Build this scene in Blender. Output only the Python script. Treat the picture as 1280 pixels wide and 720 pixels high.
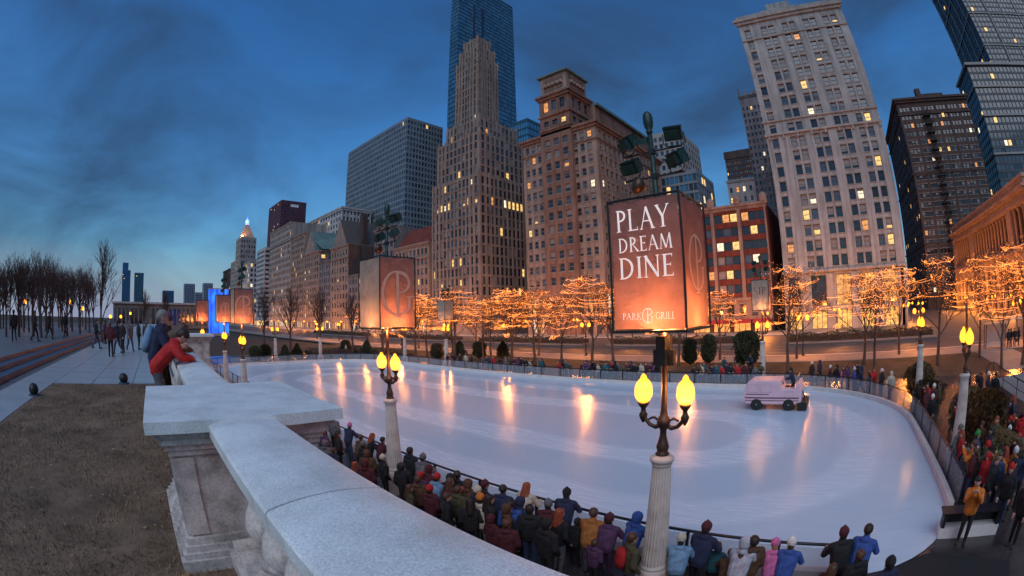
import bpy, bmesh, math, random
from math import sin, cos, pi, radians, hypot, asin, atan2, tan, sqrt
from mathutils import Vector, Matrix
random.seed(7)
SC = bpy.context.scene
for o in list(bpy.data.objects): bpy.data.objects.remove(o)

# ------------------------------------------------------------------ camera (15 mm-type fisheye), world, sun, exposure
CAMZ = 6.0
FPX = 567.6
PITCH, ROLL, YAW = radians(3.45), radians(-1.48), radians(48.23)
FWD = Vector((sin(YAW)*cos(PITCH), cos(YAW)*cos(PITCH), sin(PITCH)))
_r0 = Vector((cos(YAW), -sin(YAW), 0)); _u0 = _r0.cross(FWD)
RT = cos(ROLL)*_r0 + sin(ROLL)*_u0
UP = -sin(ROLL)*_r0 + cos(ROLL)*_u0
cd = bpy.data.cameras.new('camera'); cam = bpy.data.objects.new('camera', cd); SC.collection.objects.link(cam)
cam.matrix_world = Matrix(((RT.x, UP.x, -FWD.x, 0), (RT.y, UP.y, -FWD.y, 0), (RT.z, UP.z, -FWD.z, CAMZ), (0, 0, 0, 1)))
cd.type = 'PANO'; cd.sensor_fit = 'HORIZONTAL'; cd.sensor_width = 36.0
for tgt in (cd, getattr(cd, 'cycles', None)):
    try:
        tgt.panorama_type = 'FISHEYE_EQUISOLID'; tgt.fisheye_lens = FPX*36/1280; tgt.fisheye_fov = radians(180)
    except Exception: pass
cd.clip_start = 0.02; cd.clip_end = 6000
SC.camera = cam

SUN_EL, SUN_AZ = radians(46), radians(-118)      # azimuth measured from +y (south) towards +x (west): soft light from the east
SKY_STRENGTH = 0.066
sd = bpy.data.lights.new('sun', 'SUN'); sd.energy = 1.0; sd.angle = radians(60); sd.color = (0.96, 0.97, 1.0)
sun = bpy.data.objects.new('sun', sd); SC.collection.objects.link(sun)
sdir = Vector((sin(SUN_AZ)*cos(SUN_EL), cos(SUN_AZ)*cos(SUN_EL), sin(SUN_EL)))
sun.rotation_euler = sdir.to_track_quat('Z', 'Y').to_euler(); sun.location = (-30, -30, 60)

wd = bpy.data.worlds.new('World'); SC.world = wd; wd.use_nodes = True
nt = wd.node_tree; nt.nodes.clear()
def N(t, ty, **kw):
    n = t.nodes.new(ty)
    for k, v in kw.items():
        if k in n.inputs: n.inputs[k].default_value = v
        else: setattr(n, k, v)
    return n
out = N(nt, 'ShaderNodeOutputWorld'); bg = N(nt, 'ShaderNodeBackground', Strength=SKY_STRENGTH)
sky = N(nt, 'ShaderNodeTexSky'); sky.sky_type = 'NISHITA'; sky.sun_disc = False
sky.sun_elevation = SUN_EL; sky.sun_rotation = SUN_AZ; sky.air_density = 1.6; sky.dust_density = 0.6; sky.ozone_density = 4.0
tc = N(nt, 'ShaderNodeTexCoord'); mp = N(nt, 'ShaderNodeMapping')
mp.inputs['Scale'].default_value = (1.0, 1.0, 2.2); mp.inputs['Location'].default_value = (.55, .2, .4)
nz = N(nt, 'ShaderNodeTexNoise', Scale=1.7, Detail=9.0, Roughness=0.56, Distortion=0.6)
rp = N(nt, 'ShaderNodeValToRGB'); rp.color_ramp.elements[0].position = 0.34; rp.color_ramp.elements[1].position = 0.68
hue = N(nt, 'ShaderNodeHueSaturation', Saturation=1.22, Value=1.0)
tint = N(nt, 'ShaderNodeMix', data_type='RGBA', blend_type='MULTIPLY'); tint.inputs[0].default_value = 1.0
tint.inputs[7].default_value = (0.46, 0.80, 1.12, 1)
mx = N(nt, 'ShaderNodeMix', data_type='RGBA', blend_type='MIX')
mx.inputs[7].default_value = (0.30, 0.66, 1.38, 1)
fac = N(nt, 'ShaderNodeMath', operation='MULTIPLY'); fac.inputs[1].default_value = 0.88
# pale horizon strip where the cloud deck ends
sep = N(nt, 'ShaderNodeSeparateXYZ'); hr = N(nt, 'ShaderNodeMapRange'); hr.inputs[1].default_value = 0.0; hr.inputs[2].default_value = 0.15; hr.inputs[3].default_value = 0.75; hr.inputs[4].default_value = 0.0
mh = N(nt, 'ShaderNodeMix', data_type='RGBA', blend_type='MIX'); mh.inputs[7].default_value = (3.6, 4.0, 6.0, 1)
L = nt.links.new
L(tc.outputs['Generated'], mp.inputs['Vector']); L(mp.outputs[0], nz.inputs['Vector']); L(nz.outputs['Fac'], rp.inputs[0])
L(rp.outputs[0], fac.inputs[0]); L(sky.outputs[0], hue.inputs['Color']); L(hue.outputs[0], tint.inputs[6])
L(fac.outputs[0], mx.inputs[0]); L(tint.outputs[2], mx.inputs[6])
L(tc.outputs['Generated'], sep.inputs[0]); L(sep.outputs['Z'], hr.inputs[0]); L(hr.outputs[0], mh.inputs[0])
L(mx.outputs[2], mh.inputs[6]); L(mh.outputs[2], bg.inputs['Color']); L(bg.outputs[0], out.inputs[0])

SC.view_settings.view_transform = 'Standard'; SC.view_settings.look = 'None'
SC.view_settings.exposure = 0.55; SC.view_settings.gamma = 1.0; SC.view_settings.use_curve_mapping = False
SC.render.engine = 'CYCLES'
SC.cycles.use_denoising = True
SC.cycles.max_bounces = 5; SC.cycles.diffuse_bounces = 3; SC.cycles.glossy_bounces = 3; SC.cycles.transmission_bounces = 4
SC.cycles.sample_clamp_indirect = 4.0; SC.cycles.sample_clamp_direct = 0.0
SC.cycles.caustics_reflective = False; SC.cycles.caustics_refractive = False

# ------------------------------------------------------------------ pixel -> direction (1280x720 photo pixels)
def ray(px, py):
    X, Y = px-640, 360-py; r = hypot(X, Y) or 1e-9; th = 2*asin(min(1, r/2/FPX))
    return RT*(sin(th)*X/r) + UP*(sin(th)*Y/r) + FWD*cos(th)
def onz(px, py, z):
    d = ray(px, py); t = (z-CAMZ)/d.z; return Vector((d.x*t, d.y*t, z))
def onx(px, py, x):
    d = ray(px, py); t = x/d.x; return Vector((x, d.y*t, CAMZ+d.z*t))

# ------------------------------------------------------------------ materials
MATS = {}
def mat(name, col, rough=0.8, var=0.18, scale=4.0, bump=0.0, metal=0.0, spec=0.4, emit=None, es=0.0, detail=5.0, bscale=None, hue2=None, alpha=None, trans=0.0):
    if name in MATS: return MATS[name]
    m = bpy.data.materials.new(name); m.use_nodes = True; t = m.node_tree; b = t.nodes['Principled BSDF']
    b.inputs['Roughness'].default_value = rough; b.inputs['Metallic'].default_value = metal
    b.inputs['Specular IOR Level'].default_value = spec
    c = N(t, 'ShaderNodeTexCoord')
    if var > 0:
        n = N(t, 'ShaderNodeTexNoise', Scale=scale, Detail=detail, Roughness=0.62)
        r = N(t, 'ShaderNodeValToRGB'); r.color_ramp.elements[0].position = .3; r.color_ramp.elements[1].position = .72
        h = hue2 or col
        r.color_ramp.elements[0].color = (*[max(0, v*(1-var)) for v in h], 1); r.color_ramp.elements[1].color = (*[min(1, v*(1+var)) for v in col], 1)
        t.links.new(c.outputs['Object'], n.inputs['Vector']); t.links.new(n.outputs['Fac'], r.inputs[0]); t.links.new(r.outputs[0], b.inputs['Base Color'])
    else: b.inputs['Base Color'].default_value = (*col, 1)
    if bump > 0:
        n2 = N(t, 'ShaderNodeTexNoise', Scale=bscale or scale*6, Detail=4.0); bp = N(t, 'ShaderNodeBump', Strength=bump, Distance=0.02)
        t.links.new(c.outputs['Object'], n2.inputs['Vector']); t.links.new(n2.outputs['Fac'], bp.inputs['Height']); t.links.new(bp.outputs[0], b.inputs['Normal'])
    if emit:
        b.inputs['Emission Color'].default_value = (*emit, 1); b.inputs['Emission Strength'].default_value = es
    if alpha is not None: b.inputs['Alpha'].default_value = alpha
    if trans: b.inputs['Transmission Weight'].default_value = trans
    MATS[name] = m; return m

def speckle(name, c0, c1, rough, fine=240., coarse=2.5, bump=.15, stain=.7):
    """granite-like stone: fine grains plus broad stains"""
    m = bpy.data.materials.new(name); m.use_nodes = True; t = m.node_tree; b = t.nodes['Principled BSDF']; b.inputs['Roughness'].default_value = rough
    c = N(t, 'ShaderNodeTexCoord'); n1 = N(t, 'ShaderNodeTexNoise', Scale=fine, Detail=2.0, Roughness=.7); n2 = N(t, 'ShaderNodeTexNoise', Scale=coarse, Detail=6.0, Roughness=.6)
    r1 = N(t, 'ShaderNodeValToRGB'); r1.color_ramp.elements[0].position = .36; r1.color_ramp.elements[1].position = .64
    r1.color_ramp.elements[0].color = (*c0, 1); r1.color_ramp.elements[1].color = (*c1, 1)
    r2 = N(t, 'ShaderNodeValToRGB'); r2.color_ramp.elements[0].position = .32; r2.color_ramp.elements[1].position = .6
    r2.color_ramp.elements[0].color = (stain, stain*.98, stain*.95, 1); r2.color_ramp.elements[1].color = (1, 1, 1, 1)
    mm = N(t, 'ShaderNodeMix', data_type='RGBA', blend_type='MULTIPLY'); mm.inputs[0].default_value = 1
    bp = N(t, 'ShaderNodeBump', Strength=bump, Distance=.004)
    for a, q in ((c.outputs['Object'], n1.inputs['Vector']), (c.outputs['Object'], n2.inputs['Vector']), (n1.outputs['Fac'], r1.inputs[0]), (n2.outputs['Fac'], r2.inputs[0]),
                 (r1.outputs[0], mm.inputs[6]), (r2.outputs[0], mm.inputs[7]), (mm.outputs[2], b.inputs['Base Color']), (n1.outputs['Fac'], bp.inputs['Height']), (bp.outputs[0], b.inputs['Normal'])):
        t.links.new(a, q)
    MATS[name] = m; return m

def emis(name, col, s, base=(.8, .6, .4)):
    return mat(name, base, .4, 0, emit=col, es=s)

def windowlit(name, col, s):
    """a lit room behind glass: uneven emission"""
    m = bpy.data.materials.new(name); m.use_nodes = True; t = m.node_tree; b = t.nodes['Principled BSDF']
    b.inputs['Base Color'].default_value = (.05, .05, .05, 1); b.inputs['Roughness'].default_value = .1
    c = N(t, 'ShaderNodeTexCoord'); n = N(t, 'ShaderNodeTexNoise', Scale=1.3, Detail=3.); r = N(t, 'ShaderNodeValToRGB')
    r.color_ramp.elements[0].position = .3; r.color_ramp.elements[1].position = .7
    r.color_ramp.elements[0].color = (*[v*.35 for v in col], 1); r.color_ramp.elements[1].color = (*col, 1)
    t.links.new(c.outputs['Object'], n.inputs['Vector']); t.links.new(n.outputs['Fac'], r.inputs[0]); t.links.new(r.outputs[0], b.inputs['Emission Color'])
    b.inputs['Emission Strength'].default_value = s
    MATS[name] = m; return m

M_granite = speckle('granite', (.56, .60, .61), (.82, .86, .87), .5, 110., 2.4, .15, .74)
M_pierstone = speckle('limestone', (.47, .42, .40), (.63, .58, .55), .8, 40., 4.5, .15, .42)
M_column = speckle('column_stone', (.50, .43, .38), (.68, .60, .54), .75, 90., 2.)
M_bronze = mat('bronze', (.085, .05, .035), .42, .35, 9., metal=.55)
M_iron = mat('dark_iron', (.025, .027, .028), .45, .2, 9., metal=.3)
M_green = mat('floodlight_green', (.016, .045, .036), .4, .3, 12., metal=.2)
M_lens = mat('floodlight_lens', (.30, .32, .34), .15, .1, 8.)
M_globe = mat('lamp_globe', (.16, .07, .01), .4, 0, emit=(1.0, .30, .012), es=3.6, alpha=.45, spec=.1)
M_globe_far = mat('street_globe', (.16, .07, .01), .4, 0, emit=(1.0, .27, .012), es=5., alpha=.45, spec=.1)
M_string = emis('string_light', (1.0, .24, .022), 3.0)
M_beacon = emis('blue_beacon', (.03, .08, 1.), 6.)
M_flame = emis('lantern_glow', (1., .33, .05), 6.)
M_rail = mat('rail_black', (.015, .015, .02), .35, .2, 8.)
M_kerb = mat('rink_board', (.62, .57, .54), .6, .12, 2., bump=.1)
M_panel = mat('rail_panel', (.38, .43, .48), .15, .1, 1.5, alpha=.26)
M_paver = mat('promenade_pavement', (.05, .042, .042), .22, .4, 1.2, bump=.2, bscale=20.)
M_plaza = mat('plaza_tile', (.30, .32, .35), .33, .16, 1.1, bump=.08, bscale=30.)
M_grout = mat('plaza_joint', (.09, .09, .10), .8, .2, 4.)
M_turf = mat('dead_turf', (.16, .105, .07), .95, .5, 1.6, bump=.6, bscale=60., detail=9.)
M_blade = mat('dry_grass', (.25, .165, .10), .9, .5, 1.3, hue2=(.13, .085, .055))
M_lawn = mat('winter_lawn', (.048, .036, .022), .95, .4, .7, bump=.3, bscale=20.)
M_asph = mat('asphalt', (.075, .065, .06), .55, .25, .5, bump=.2, bscale=25.)
M_walk = mat('sidewalk', (.19, .17, .16), .75, .18, .6, bump=.1)
M_line = mat('road_paint', (.75, .7, .6), .6, .15, 3.)
M_step = mat('step_stone', (.045, .075, .12), .5, .2, 2.)
M_bark = mat('bark', (.11, .065, .042), .9, .35, 9.)
M_darkbark = mat('dark_bark', (.075, .046, .04), .9, .3, 9.)
M_leaf = mat('shrub_leaf', (.11, .085, .03), .8, .5, 3., hue2=(.13, .06, .025))
M_yew = mat('evergreen_leaf', (.03, .043, .018), .8, .5, 3., hue2=(.045, .03, .015))
M_white = mat('white_paint', (.72, .70, .70), .4, .08, 3.)
M_zam = mat('resurfacer_body', (.64, .44, .50), .4, .08, 1.5)
M_rubber = mat('rubber', (.02, .02, .02), .8, .2, 8.)
M_steel = mat('steel', (.35, .36, .38), .35, .15, 6., metal=.8)
# window glass
G_dark = mat('glass_dark', (.018, .024, .035), .08, .3, .6, spec=.9)
G_grey = mat('glass_grey', (.07, .085, .11), .1, .3, .5, spec=.9)
G_blind = mat('glass_blind', (.24, .22, .21), .5, .15, .5, spec=.6)
G_lit = windowlit('glass_lit', (1., .62, .2), 1.15)
G_lit2 = windowlit('glass_lit_orange', (1., .40, .11), .9)
G_white = windowlit('glass_lit_white', (1., .85, .58), 1.2)
G_blue = mat('curtain_glass_blue', (.05, .19, .34), .12, .25, .05, spec=.9)
G_blue2 = mat('curtain_glass_deep', (.028, .12, .23), .12, .25, .05, spec=.9)
G_steel = mat('curtain_glass_grey', (.045, .065, .085), .12, .3, .05, spec=.9)
M_shop = windowlit('shop_light', (1., .48, .12), 1.15)
M_shop2 = windowlit('shop_light_amber', (1., .36, .09), 1.3)

# ------------------------------------------------------------------ mesh builder
class MB:
    def __init__(s): s.v = []; s.f = []; s.m = []; s.sm = False
    def q(s, pts, mi=0):
        b = len(s.v); s.v.extend([tuple(p) for p in pts]); s.f.append(tuple(range(b, b+len(pts)))); s.m.append(mi)
    def box(s, x0, y0, z0, x1, y1, z1, mi=0, M=None):
        P = [(x0,y0,z0),(x1,y0,z0),(x1,y1,z0),(x0,y1,z0),(x0,y0,z1),(x1,y0,z1),(x1,y1,z1),(x0,y1,z1)]
        if M is not None: P = [tuple(M @ Vector(p)) for p in P]
        b = len(s.v); s.v.extend(P)
        for f in ((0,3,2,1),(4,5,6,7),(0,1,5,4),(1,2,6,5),(2,3,7,6),(3,0,4,7)): s.f.append(tuple(b+i for i in f)); s.m.append(mi)
    def prism(s, poly, z0, z1, mi=0):      # poly counter-clockwise xy
        n = len(poly); b = len(s.v); s.v.extend([(x, y, z0) for x, y in poly]+[(x, y, z1) for x, y in poly])
        s.f.append(tuple(b+i for i in range(n-1, -1, -1))); s.f.append(tuple(b+n+i for i in range(n))); s.m += [mi, mi]
        for i in range(n):
            j = (i+1) % n; s.f.append((b+i, b+j, b+n+j, b+n+i)); s.m.append(mi)
    def tube(s, pts, rad, n=6, mi=0, cap=True, closed=False):
        pts = [Vector(p) for p in pts]; k = len(pts)
        if not isinstance(rad, (list, tuple)): rad = [rad]*k
        b = len(s.v); prev = None
        for i, p in enumerate(pts):
            d = (pts[(i+1) % k]-pts[i-1]) if closed else (pts[min(i+1, k-1)]-pts[max(i-1, 0)])
            d = d.normalized() if d.length > 1e-9 else Vector((0, 0, 1))
            if prev is None:
                a = Vector((0, 0, 1)) if abs(d.z) < .9 else Vector((1, 0, 0)); prev = d.cross(a).normalized()
            u = (prev - d*prev.dot(d)); u = u.normalized() if u.length > 1e-6 else d.orthogonal().normalized(); prev = u; w = d.cross(u)
            for j in range(n):
                a = 2*pi*j/n; s.v.append(tuple(p+(u*cos(a)+w*sin(a))*rad[i]))
        for i in range(k if closed else k-1):
            for j in range(n):
                i2 = (i+1) % k
                s.f.append((b+i*n+j, b+i*n+(j+1) % n, b+i2*n+(j+1) % n, b+i2*n+j)); s.m.append(mi)
        if cap and not closed:
            s.f.append(tuple(b+j for j in range(n-1, -1, -1))); s.f.append(tuple(b+(k-1)*n+j for j in range(n))); s.m += [mi, mi]
    def lathe(s, prof, c=(0, 0, 0), n=16, mi=0, flute=None):   # prof: (r, z) going up; flute: (count, depth)
        b = len(s.v)
        for r, z in prof:
            for j in range(n):
                a = 2*pi*j/n; rr = r
                if flute and flute[2] <= z <= flute[3]: rr = r*(1-flute[1]*(j % 2))
                s.v.append((c[0]+rr*cos(a), c[1]+rr*sin(a), c[2]+z))
        k = len(prof)
        for i in range(k-1):
            for j in range(n): s.f.append((b+i*n+j, b+i*n+(j+1) % n, b+(i+1)*n+(j+1) % n, b+(i+1)*n+j)); s.m.append(mi)
        s.f.append(tuple(b+j for j in range(n-1, -1, -1))); s.f.append(tuple(b+(k-1)*n+j for j in range(n))); s.m += [mi, mi]
    def mesh(s, name, mats):
        me = bpy.data.meshes.new(name); me.from_pydata(s.v, [], s.f)
        for m in (mats if isinstance(mats, (list, tuple)) else [mats]): me.materials.append(m)
        me.polygons.foreach_set('material_index', s.m)
        if s.sm: me.polygons.foreach_set('use_smooth', [True]*len(s.f))
        me.update(); return me
    def build(s, name, mats, parent=None, loc=None, rz=0):
        return obj(name, s.mesh(name, mats), parent, loc, rz)

COL = SC.collection
def obj(name, data, parent=None, loc=None, rz=0):
    o = bpy.data.objects.new(name, data); COL.objects.link(o)
    if parent: o.parent = parent
    if loc is not None: o.location = loc
    if rz: o.rotation_euler = (0, 0, rz)
    return o
def tag(o, label, cat, group=None):
    o['label'] = label; o['category'] = cat
    if group: o['group'] = group
    return o
def thing(name, label, cat, loc=(0, 0, 0), rz=0, group=None):
    return tag(obj(name, None, None, loc, rz), label, cat, group)
def struct(name, mb, m):
    o = mb.build(name, m); o['kind'] = 'structure'; return o
def copytree(o, parent=None, loc=None, rz=None, sc=None, label=None):
    c = o.copy(); COL.objects.link(c); c.parent = parent
    if loc is not None: c.location = loc
    if rz is not None: c.rotation_euler = (0, 0, rz)
    if sc is not None: c.scale = sc if isinstance(sc, (tuple, list)) else (sc, sc, sc)
    if label: c['label'] = label
    for ch in list(o.children): copytree(ch, c)
    return c

# ------------------------------------------------------------------ the setting
g = MB(); g.q([(-3000, -3000, -.12), (3000, -3000, -.12), (3000, 3500, -.12), (-3000, 3500, -.12)]); struct('ground', g, M_lawn)
g = MB(); g.q([(1.3, -60, 0), (36, -60, 0), (36, 75, 0), (1.3, 75, 0)]); struct('promenade_pavement', g, M_paver)
g = MB(); g.q([(36, -16, .0), (45, -16, .45), (45, 90, .45), (36, 90, .0)]); g.q([(36, -60, .0), (45, -60, .45), (45, -21, .45), (36, -21, .0)]); struct('lawn', g, M_lawn)
g = MB(); g.q([(36, -21, .004), (45, -21, .454), (45, -16, .454), (36, -16, .004)]); struct('garden_path', g, M_walk)
g = MB(); g.q([(45, -700, .36), (900, -700, .36), (900, 1800, .36), (45, 1800, .36)]); struct('street', g, M_asph)
for nm, x0, x1 in (('sidewalk', 45, 51), ('sidewalk', 88, 101)):
    g = MB()
    for y in range(-140, 560, 20):
        if nm and x0 > 60 and -46 < y < -18: continue
        g.box(x0, y+.02, .2, x1-.2, y+19.98, .5)
    struct(nm, g, M_walk)
for x0, x1 in ((50.8, 51.05), (87.95, 88.2)):
    g = MB()
    for y in range(-140, 560, 10):
        if x0 > 60 and -46 < y < -18: continue
        g.box(x0, y+.01, .2, x1, y+9.99, .51)
    struct('kerb', g, M_kerb)
g = MB()
for x in (55.2, 59.3, 63.4, 74.6, 79., 83.4):
    for y in range(-120, 400, 9): g.q([(x, y, .366), (x+.14, y, .366), (x+.14, y+3, .366), (x, y+3, .366)])
struct('lane_markings', g, M_line)

# rink outline -------------------------------------------------------
RX0, RX1, RY0, RY1 = 9.2, 33.2, -4.4, 59.2
def arc(cx, cy, r, a0, a1, n): return [(cx+r*cos(radians(a0+(a1-a0)*i/n)), cy+r*sin(radians(a0+(a1-a0)*i/n))) for i in range(n+1)]
def outline(off=0.):
    """counter-clockwise from the near corner by the gate"""
    p = []
    p += arc(RX0+4, RY0+4, 4+off, 180, 270, 12)           # gate corner
    p += arc(RX1-10.5, RY0+10.5, 10.5+off, 270, 360, 26)
    p += arc(RX1-10.5, RY1-10.5, 10.5+off, 0, 90, 26)
    p += arc(RX0+4, RY1-4, 4+off, 90, 180, 12)
    return p
def resample(p, step, closed=True):
    q = p+[p[0]] if closed else p
    acc = [0]
    for a, b in zip(q, q[1:]): acc.append(acc[-1]+hypot(b[0]-a[0], b[1]-a[1]))
    n = max(1, round(acc[-1]/step)); res = []; j = 0
    for i in range(n if closed else n+1):
        s = acc[-1]*i/n
        while j < len(q)-2 and acc[j+1] < s: j += 1
        t = (s-acc[j])/max(1e-9, acc[j+1]-acc[j]); res.append((q[j][0]+(q[j+1][0]-q[j][0])*t, q[j][1]+(q[j+1][1]-q[j][1])*t))
    return res
# ice
M_ice = bpy.data.materials.new('ice'); M_ice.use_nodes = True; t = M_ice.node_tree; b = t.nodes['Principled BSDF']
c = N(t, 'ShaderNodeTexCoord'); sp = N(t, 'ShaderNodeSeparateXYZ'); t.links.new(c.outputs['Object'], sp.inputs[0])
# resurfacing laps: bands that follow the long oval of the rink
def MN(op, a=None, bb=None):
    n = N(t, 'ShaderNodeMath', operation=op)
    for i, v in enumerate((a, bb)):
        if v is None: continue
        if isinstance(v, (int, float)): n.inputs[i].default_value = v
        else: t.links.new(v, n.inputs[i])
    return n.outputs[0]
xx = MN('SUBTRACT', sp.outputs['X'], 20.4); yy = MN('SUBTRACT', sp.outputs['Y'], 24.)
ya = MN('MAXIMUM', MN('SUBTRACT', MN('ABSOLUTE', yy), 17.), 0.)
rad = MN('SQRT', MN('ADD', MN('MULTIPLY', xx, xx), MN('MULTIPLY', ya, ya)))
nlow = N(t, 'ShaderNodeTexNoise', Scale=.16, Detail=3.); t.links.new(c.outputs['Object'], nlow.inputs['Vector'])
rad2 = MN('ADD', rad, MN('MULTIPLY', nlow.outputs['Fac'], 2.2))
rr = N(t, 'ShaderNodeValToRGB'); t.links.new(MN('DIVIDE', rad2, 14.), rr.inputs[0])
cr = rr.color_ramp; cr.elements[0].position = 0; cr.elements[0].color = (.1, .1, .1, 1); cr.elements[1].position = 1; cr.elements[1].color = (.35, .35, .35, 1)
for ps, v in ((.26, .15), (.29, .85), (.42, .9), (.46, .12), (.63, .1), (.66, .75), (.77, .8), (.80, .2), (.93, .1)):
    e = cr.elements.new(ps); e.color = (v, v, v, 1)
nf = N(t, 'ShaderNodeTexNoise', Scale=1.2, Detail=8., Roughness=.65); t.links.new(c.outputs['Object'], nf.inputs['Vector'])
mapn = N(t, 'ShaderNodeMapping'); mapn.inputs['Scale'].default_value = (2.2, .22, 1); t.links.new(c.outputs['Object'], mapn.inputs['Vector'])
nst = N(t, 'ShaderNodeTexNoise', Scale=2.6, Detail=6., Roughness=.7); t.links.new(mapn.outputs[0], nst.inputs['Vector'])
vor = N(t, 'ShaderNodeTexWave', Scale=1.1, Distortion=14., Detail=6.); vor.inputs['Detail Scale'].default_value = 1.4; t.links.new(mapn.outputs[0], vor.inputs['Vector'])
fac1 = MN('ADD', MN('ADD', MN('MULTIPLY', rr.outputs[0], .50), MN('MULTIPLY', nst.outputs['Fac'], .36)), MN('MULTIPLY', vor.outputs['Fac'], .12))
col = N(t, 'ShaderNodeMix', data_type='RGBA'); col.inputs[6].default_value = (.40, .51, .62, 1); col.inputs[7].default_value = (.68, .77, .85, 1)
t.links.new(fac1, col.inputs[0]); t.links.new(col.outputs[2], b.inputs['Base Color'])
rg = N(t, 'ShaderNodeMapRange'); rg.inputs[3].default_value = .14; rg.inputs[4].default_value = .34; t.links.new(fac1, rg.inputs[0]); t.links.new(rg.outputs[0], b.inputs['Roughness'])
sc1 = N(t, 'ShaderNodeTexVoronoi', Scale=1.7); sc1.feature = 'DISTANCE_TO_EDGE'; md_ = N(t, 'ShaderNodeMapping'); md_.inputs['Scale'].default_value = (1., .35, 1.); md_.inputs['Rotation'].default_value = (0, 0, .5); nd_ = N(t, 'ShaderNodeTexNoise', Scale=.9, Detail=4.)
va = N(t, 'ShaderNodeMix', data_type='RGBA'); va.inputs[0].default_value = .55; t.links.new(c.outputs['Object'], md_.inputs[0]); t.links.new(c.outputs['Object'], nd_.inputs['Vector']); t.links.new(md_.outputs[0], va.inputs[6]); t.links.new(nd_.outputs['Color'], va.inputs[7]); t.links.new(va.outputs[2], sc1.inputs['Vector'])
cut = MN('MULTIPLY', MN('LESS_THAN', sc1.outputs['Distance'], .012), .5)
bp = N(t, 'ShaderNodeBump', Strength=.16, Distance=.012); t.links.new(MN('SUBTRACT', nf.outputs['Fac'], cut), bp.inputs['Height']); t.links.new(bp.outputs[0], b.inputs['Normal'])
b.inputs['Specular IOR Level'].default_value = .55; b.inputs['IOR'].default_value = 1.34
g = MB(); g.q([(x, y, .03) for x, y in outline(-.02)]); struct('ice', g, M_ice)

# low board around the ice (open at the gate corner)
OL = outline()
GATE = [p for p in OL]
def path_open(off):
    p = outline(off); k = 13       # leave the gate arc (first 13 points) open
    q = p[11:]+[p[0]]
    # from the end of the gate arc all the way round to the near edge, ending short of the gate
    q[-1] = (RX0-off, RY0+3.0)
    return q
kp = resample(path_open(.08), 1.2, False); g = MB()
for a, bq in zip(kp, kp[1:]):
    dx, dy = bq[0]-a[0], bq[1]-a[1]; l = hypot(dx, dy); nx, ny = dy/l*.11, -dx/l*.11
    g.prism([(a[0]-nx, a[1]-ny), (a[0]+nx, a[1]+ny), (bq[0]+nx, bq[1]+ny), (bq[0]-nx, bq[1]-ny)], .0, .30)
rk = g.build('rink_board', M_kerb); tag(rk, 'low pale stone board edging the ice sheet of the rink', 'rink board')

# railing: posts, panels, top rail
rp_ = resample(path_open(.34), 2.15, False)
rail = thing('rink_railing', 'black handrail on posts with grey glass panels running round the ice', 'railing')
pm = MB(); pm.box(-.035, -.035, 0, .035, .035, 1.06); pm.box(-.07, -.07, 0, .07, .07, .04); pmesh = pm.mesh('post', M_rail)
unit = MB(); unit.box(.06, -.012, .14, .94, .012, .98); 
hand = MB(); hand.sm = True; hand.tube([(x, y, 1.09) for x, y in rp_], .038, 8); hand.build('handrail', M_rail, rail)
low = MB(); low.tube([(x, y, .10) for x, y in rp_], .02, 5); low.build('bottom_rail', M_rail, rail)
pmeshes = {}
for i, p in enumerate(rp_):
    obj('post', pmesh, rail, (p[0], p[1], 0))
    if i+1 < len(rp_):
        qn = rp_[i+1]; l = round(hypot(qn[0]-p[0], qn[1]-p[1]), 2)
        if l not in pmeshes:
            u = MB(); u.box(.05, -.01, .14, l-.05, .01, 1.0); pmeshes[l] = u.mesh('glass_panel', M_panel)
        obj('glass_panel', pmeshes[l], rail, (p[0], p[1], 0), atan2(qn[1]-p[1], qn[0]-p[0]))

# upper terrace -------------------------------------------------------
PZ = 4.03; BA = -radians(2.0)            # balustrade line turns 2 degrees towards the rink
RB = Matrix.Rotation(BA, 4, 'Z')
def bl(u, v, z):                          # u across (towards the rink), v along
    p = RB @ Vector((u+.64, v, 0)); return (p.x, p.y, z)
g = MB()
pts = [bl(.5, -25, 0), bl(.5, 150, 0), (-80, 150, 0), (-80, -25, 0)]
g.prism([(p[0], p[1]) for p in pts][::-1][::-1] if False else [(pts[3][0], pts[3][1]), (pts[0][0], pts[0][1]), (pts[1][0], pts[1][1]), (pts[2][0], pts[2][1])], -.1, PZ-.03)
struct('terrace_base', g, M_grout)
# paving slabs, each its own piece
pav = MB(); pav.q([bl(-6.6, 14.7, PZ-.018), bl(.0, 14.7, PZ-.018), bl(.0, 150, PZ-.018), bl(-6.6, 150, PZ-.018)]); 
pave = struct('plaza_paving', pav, M_grout)
TS = 1.5; tm = {}
for k in range(3):
    u = MB(); e = .012; u.box(e, e, -.03, TS-e, TS-e, -.002*k); tm[k] = u.mesh('paving_slab', M_plaza)
rnd = random.Random(3)
for i in range(4):
    for j in range(34):
        p = bl(-6.1+i*TS, 14.75+j*TS, PZ); obj('paving_slab', tm[rnd.randrange(3)], pave, p, BA)
for j in range(9):
    obj('paving_slab', tm[rnd.randrange(3)], pave, bl(-6.11, 14.75-TS*(j+1), PZ), BA)
far = MB(); far.q([bl(-6.1, 65.8, PZ-.003), bl(-.1, 65.8, PZ-.003), bl(-.1, 150, PZ-.003), bl(-6.1, 150, PZ-.003)]); o = far.build('far_paving', M_plaza, pave)
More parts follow.
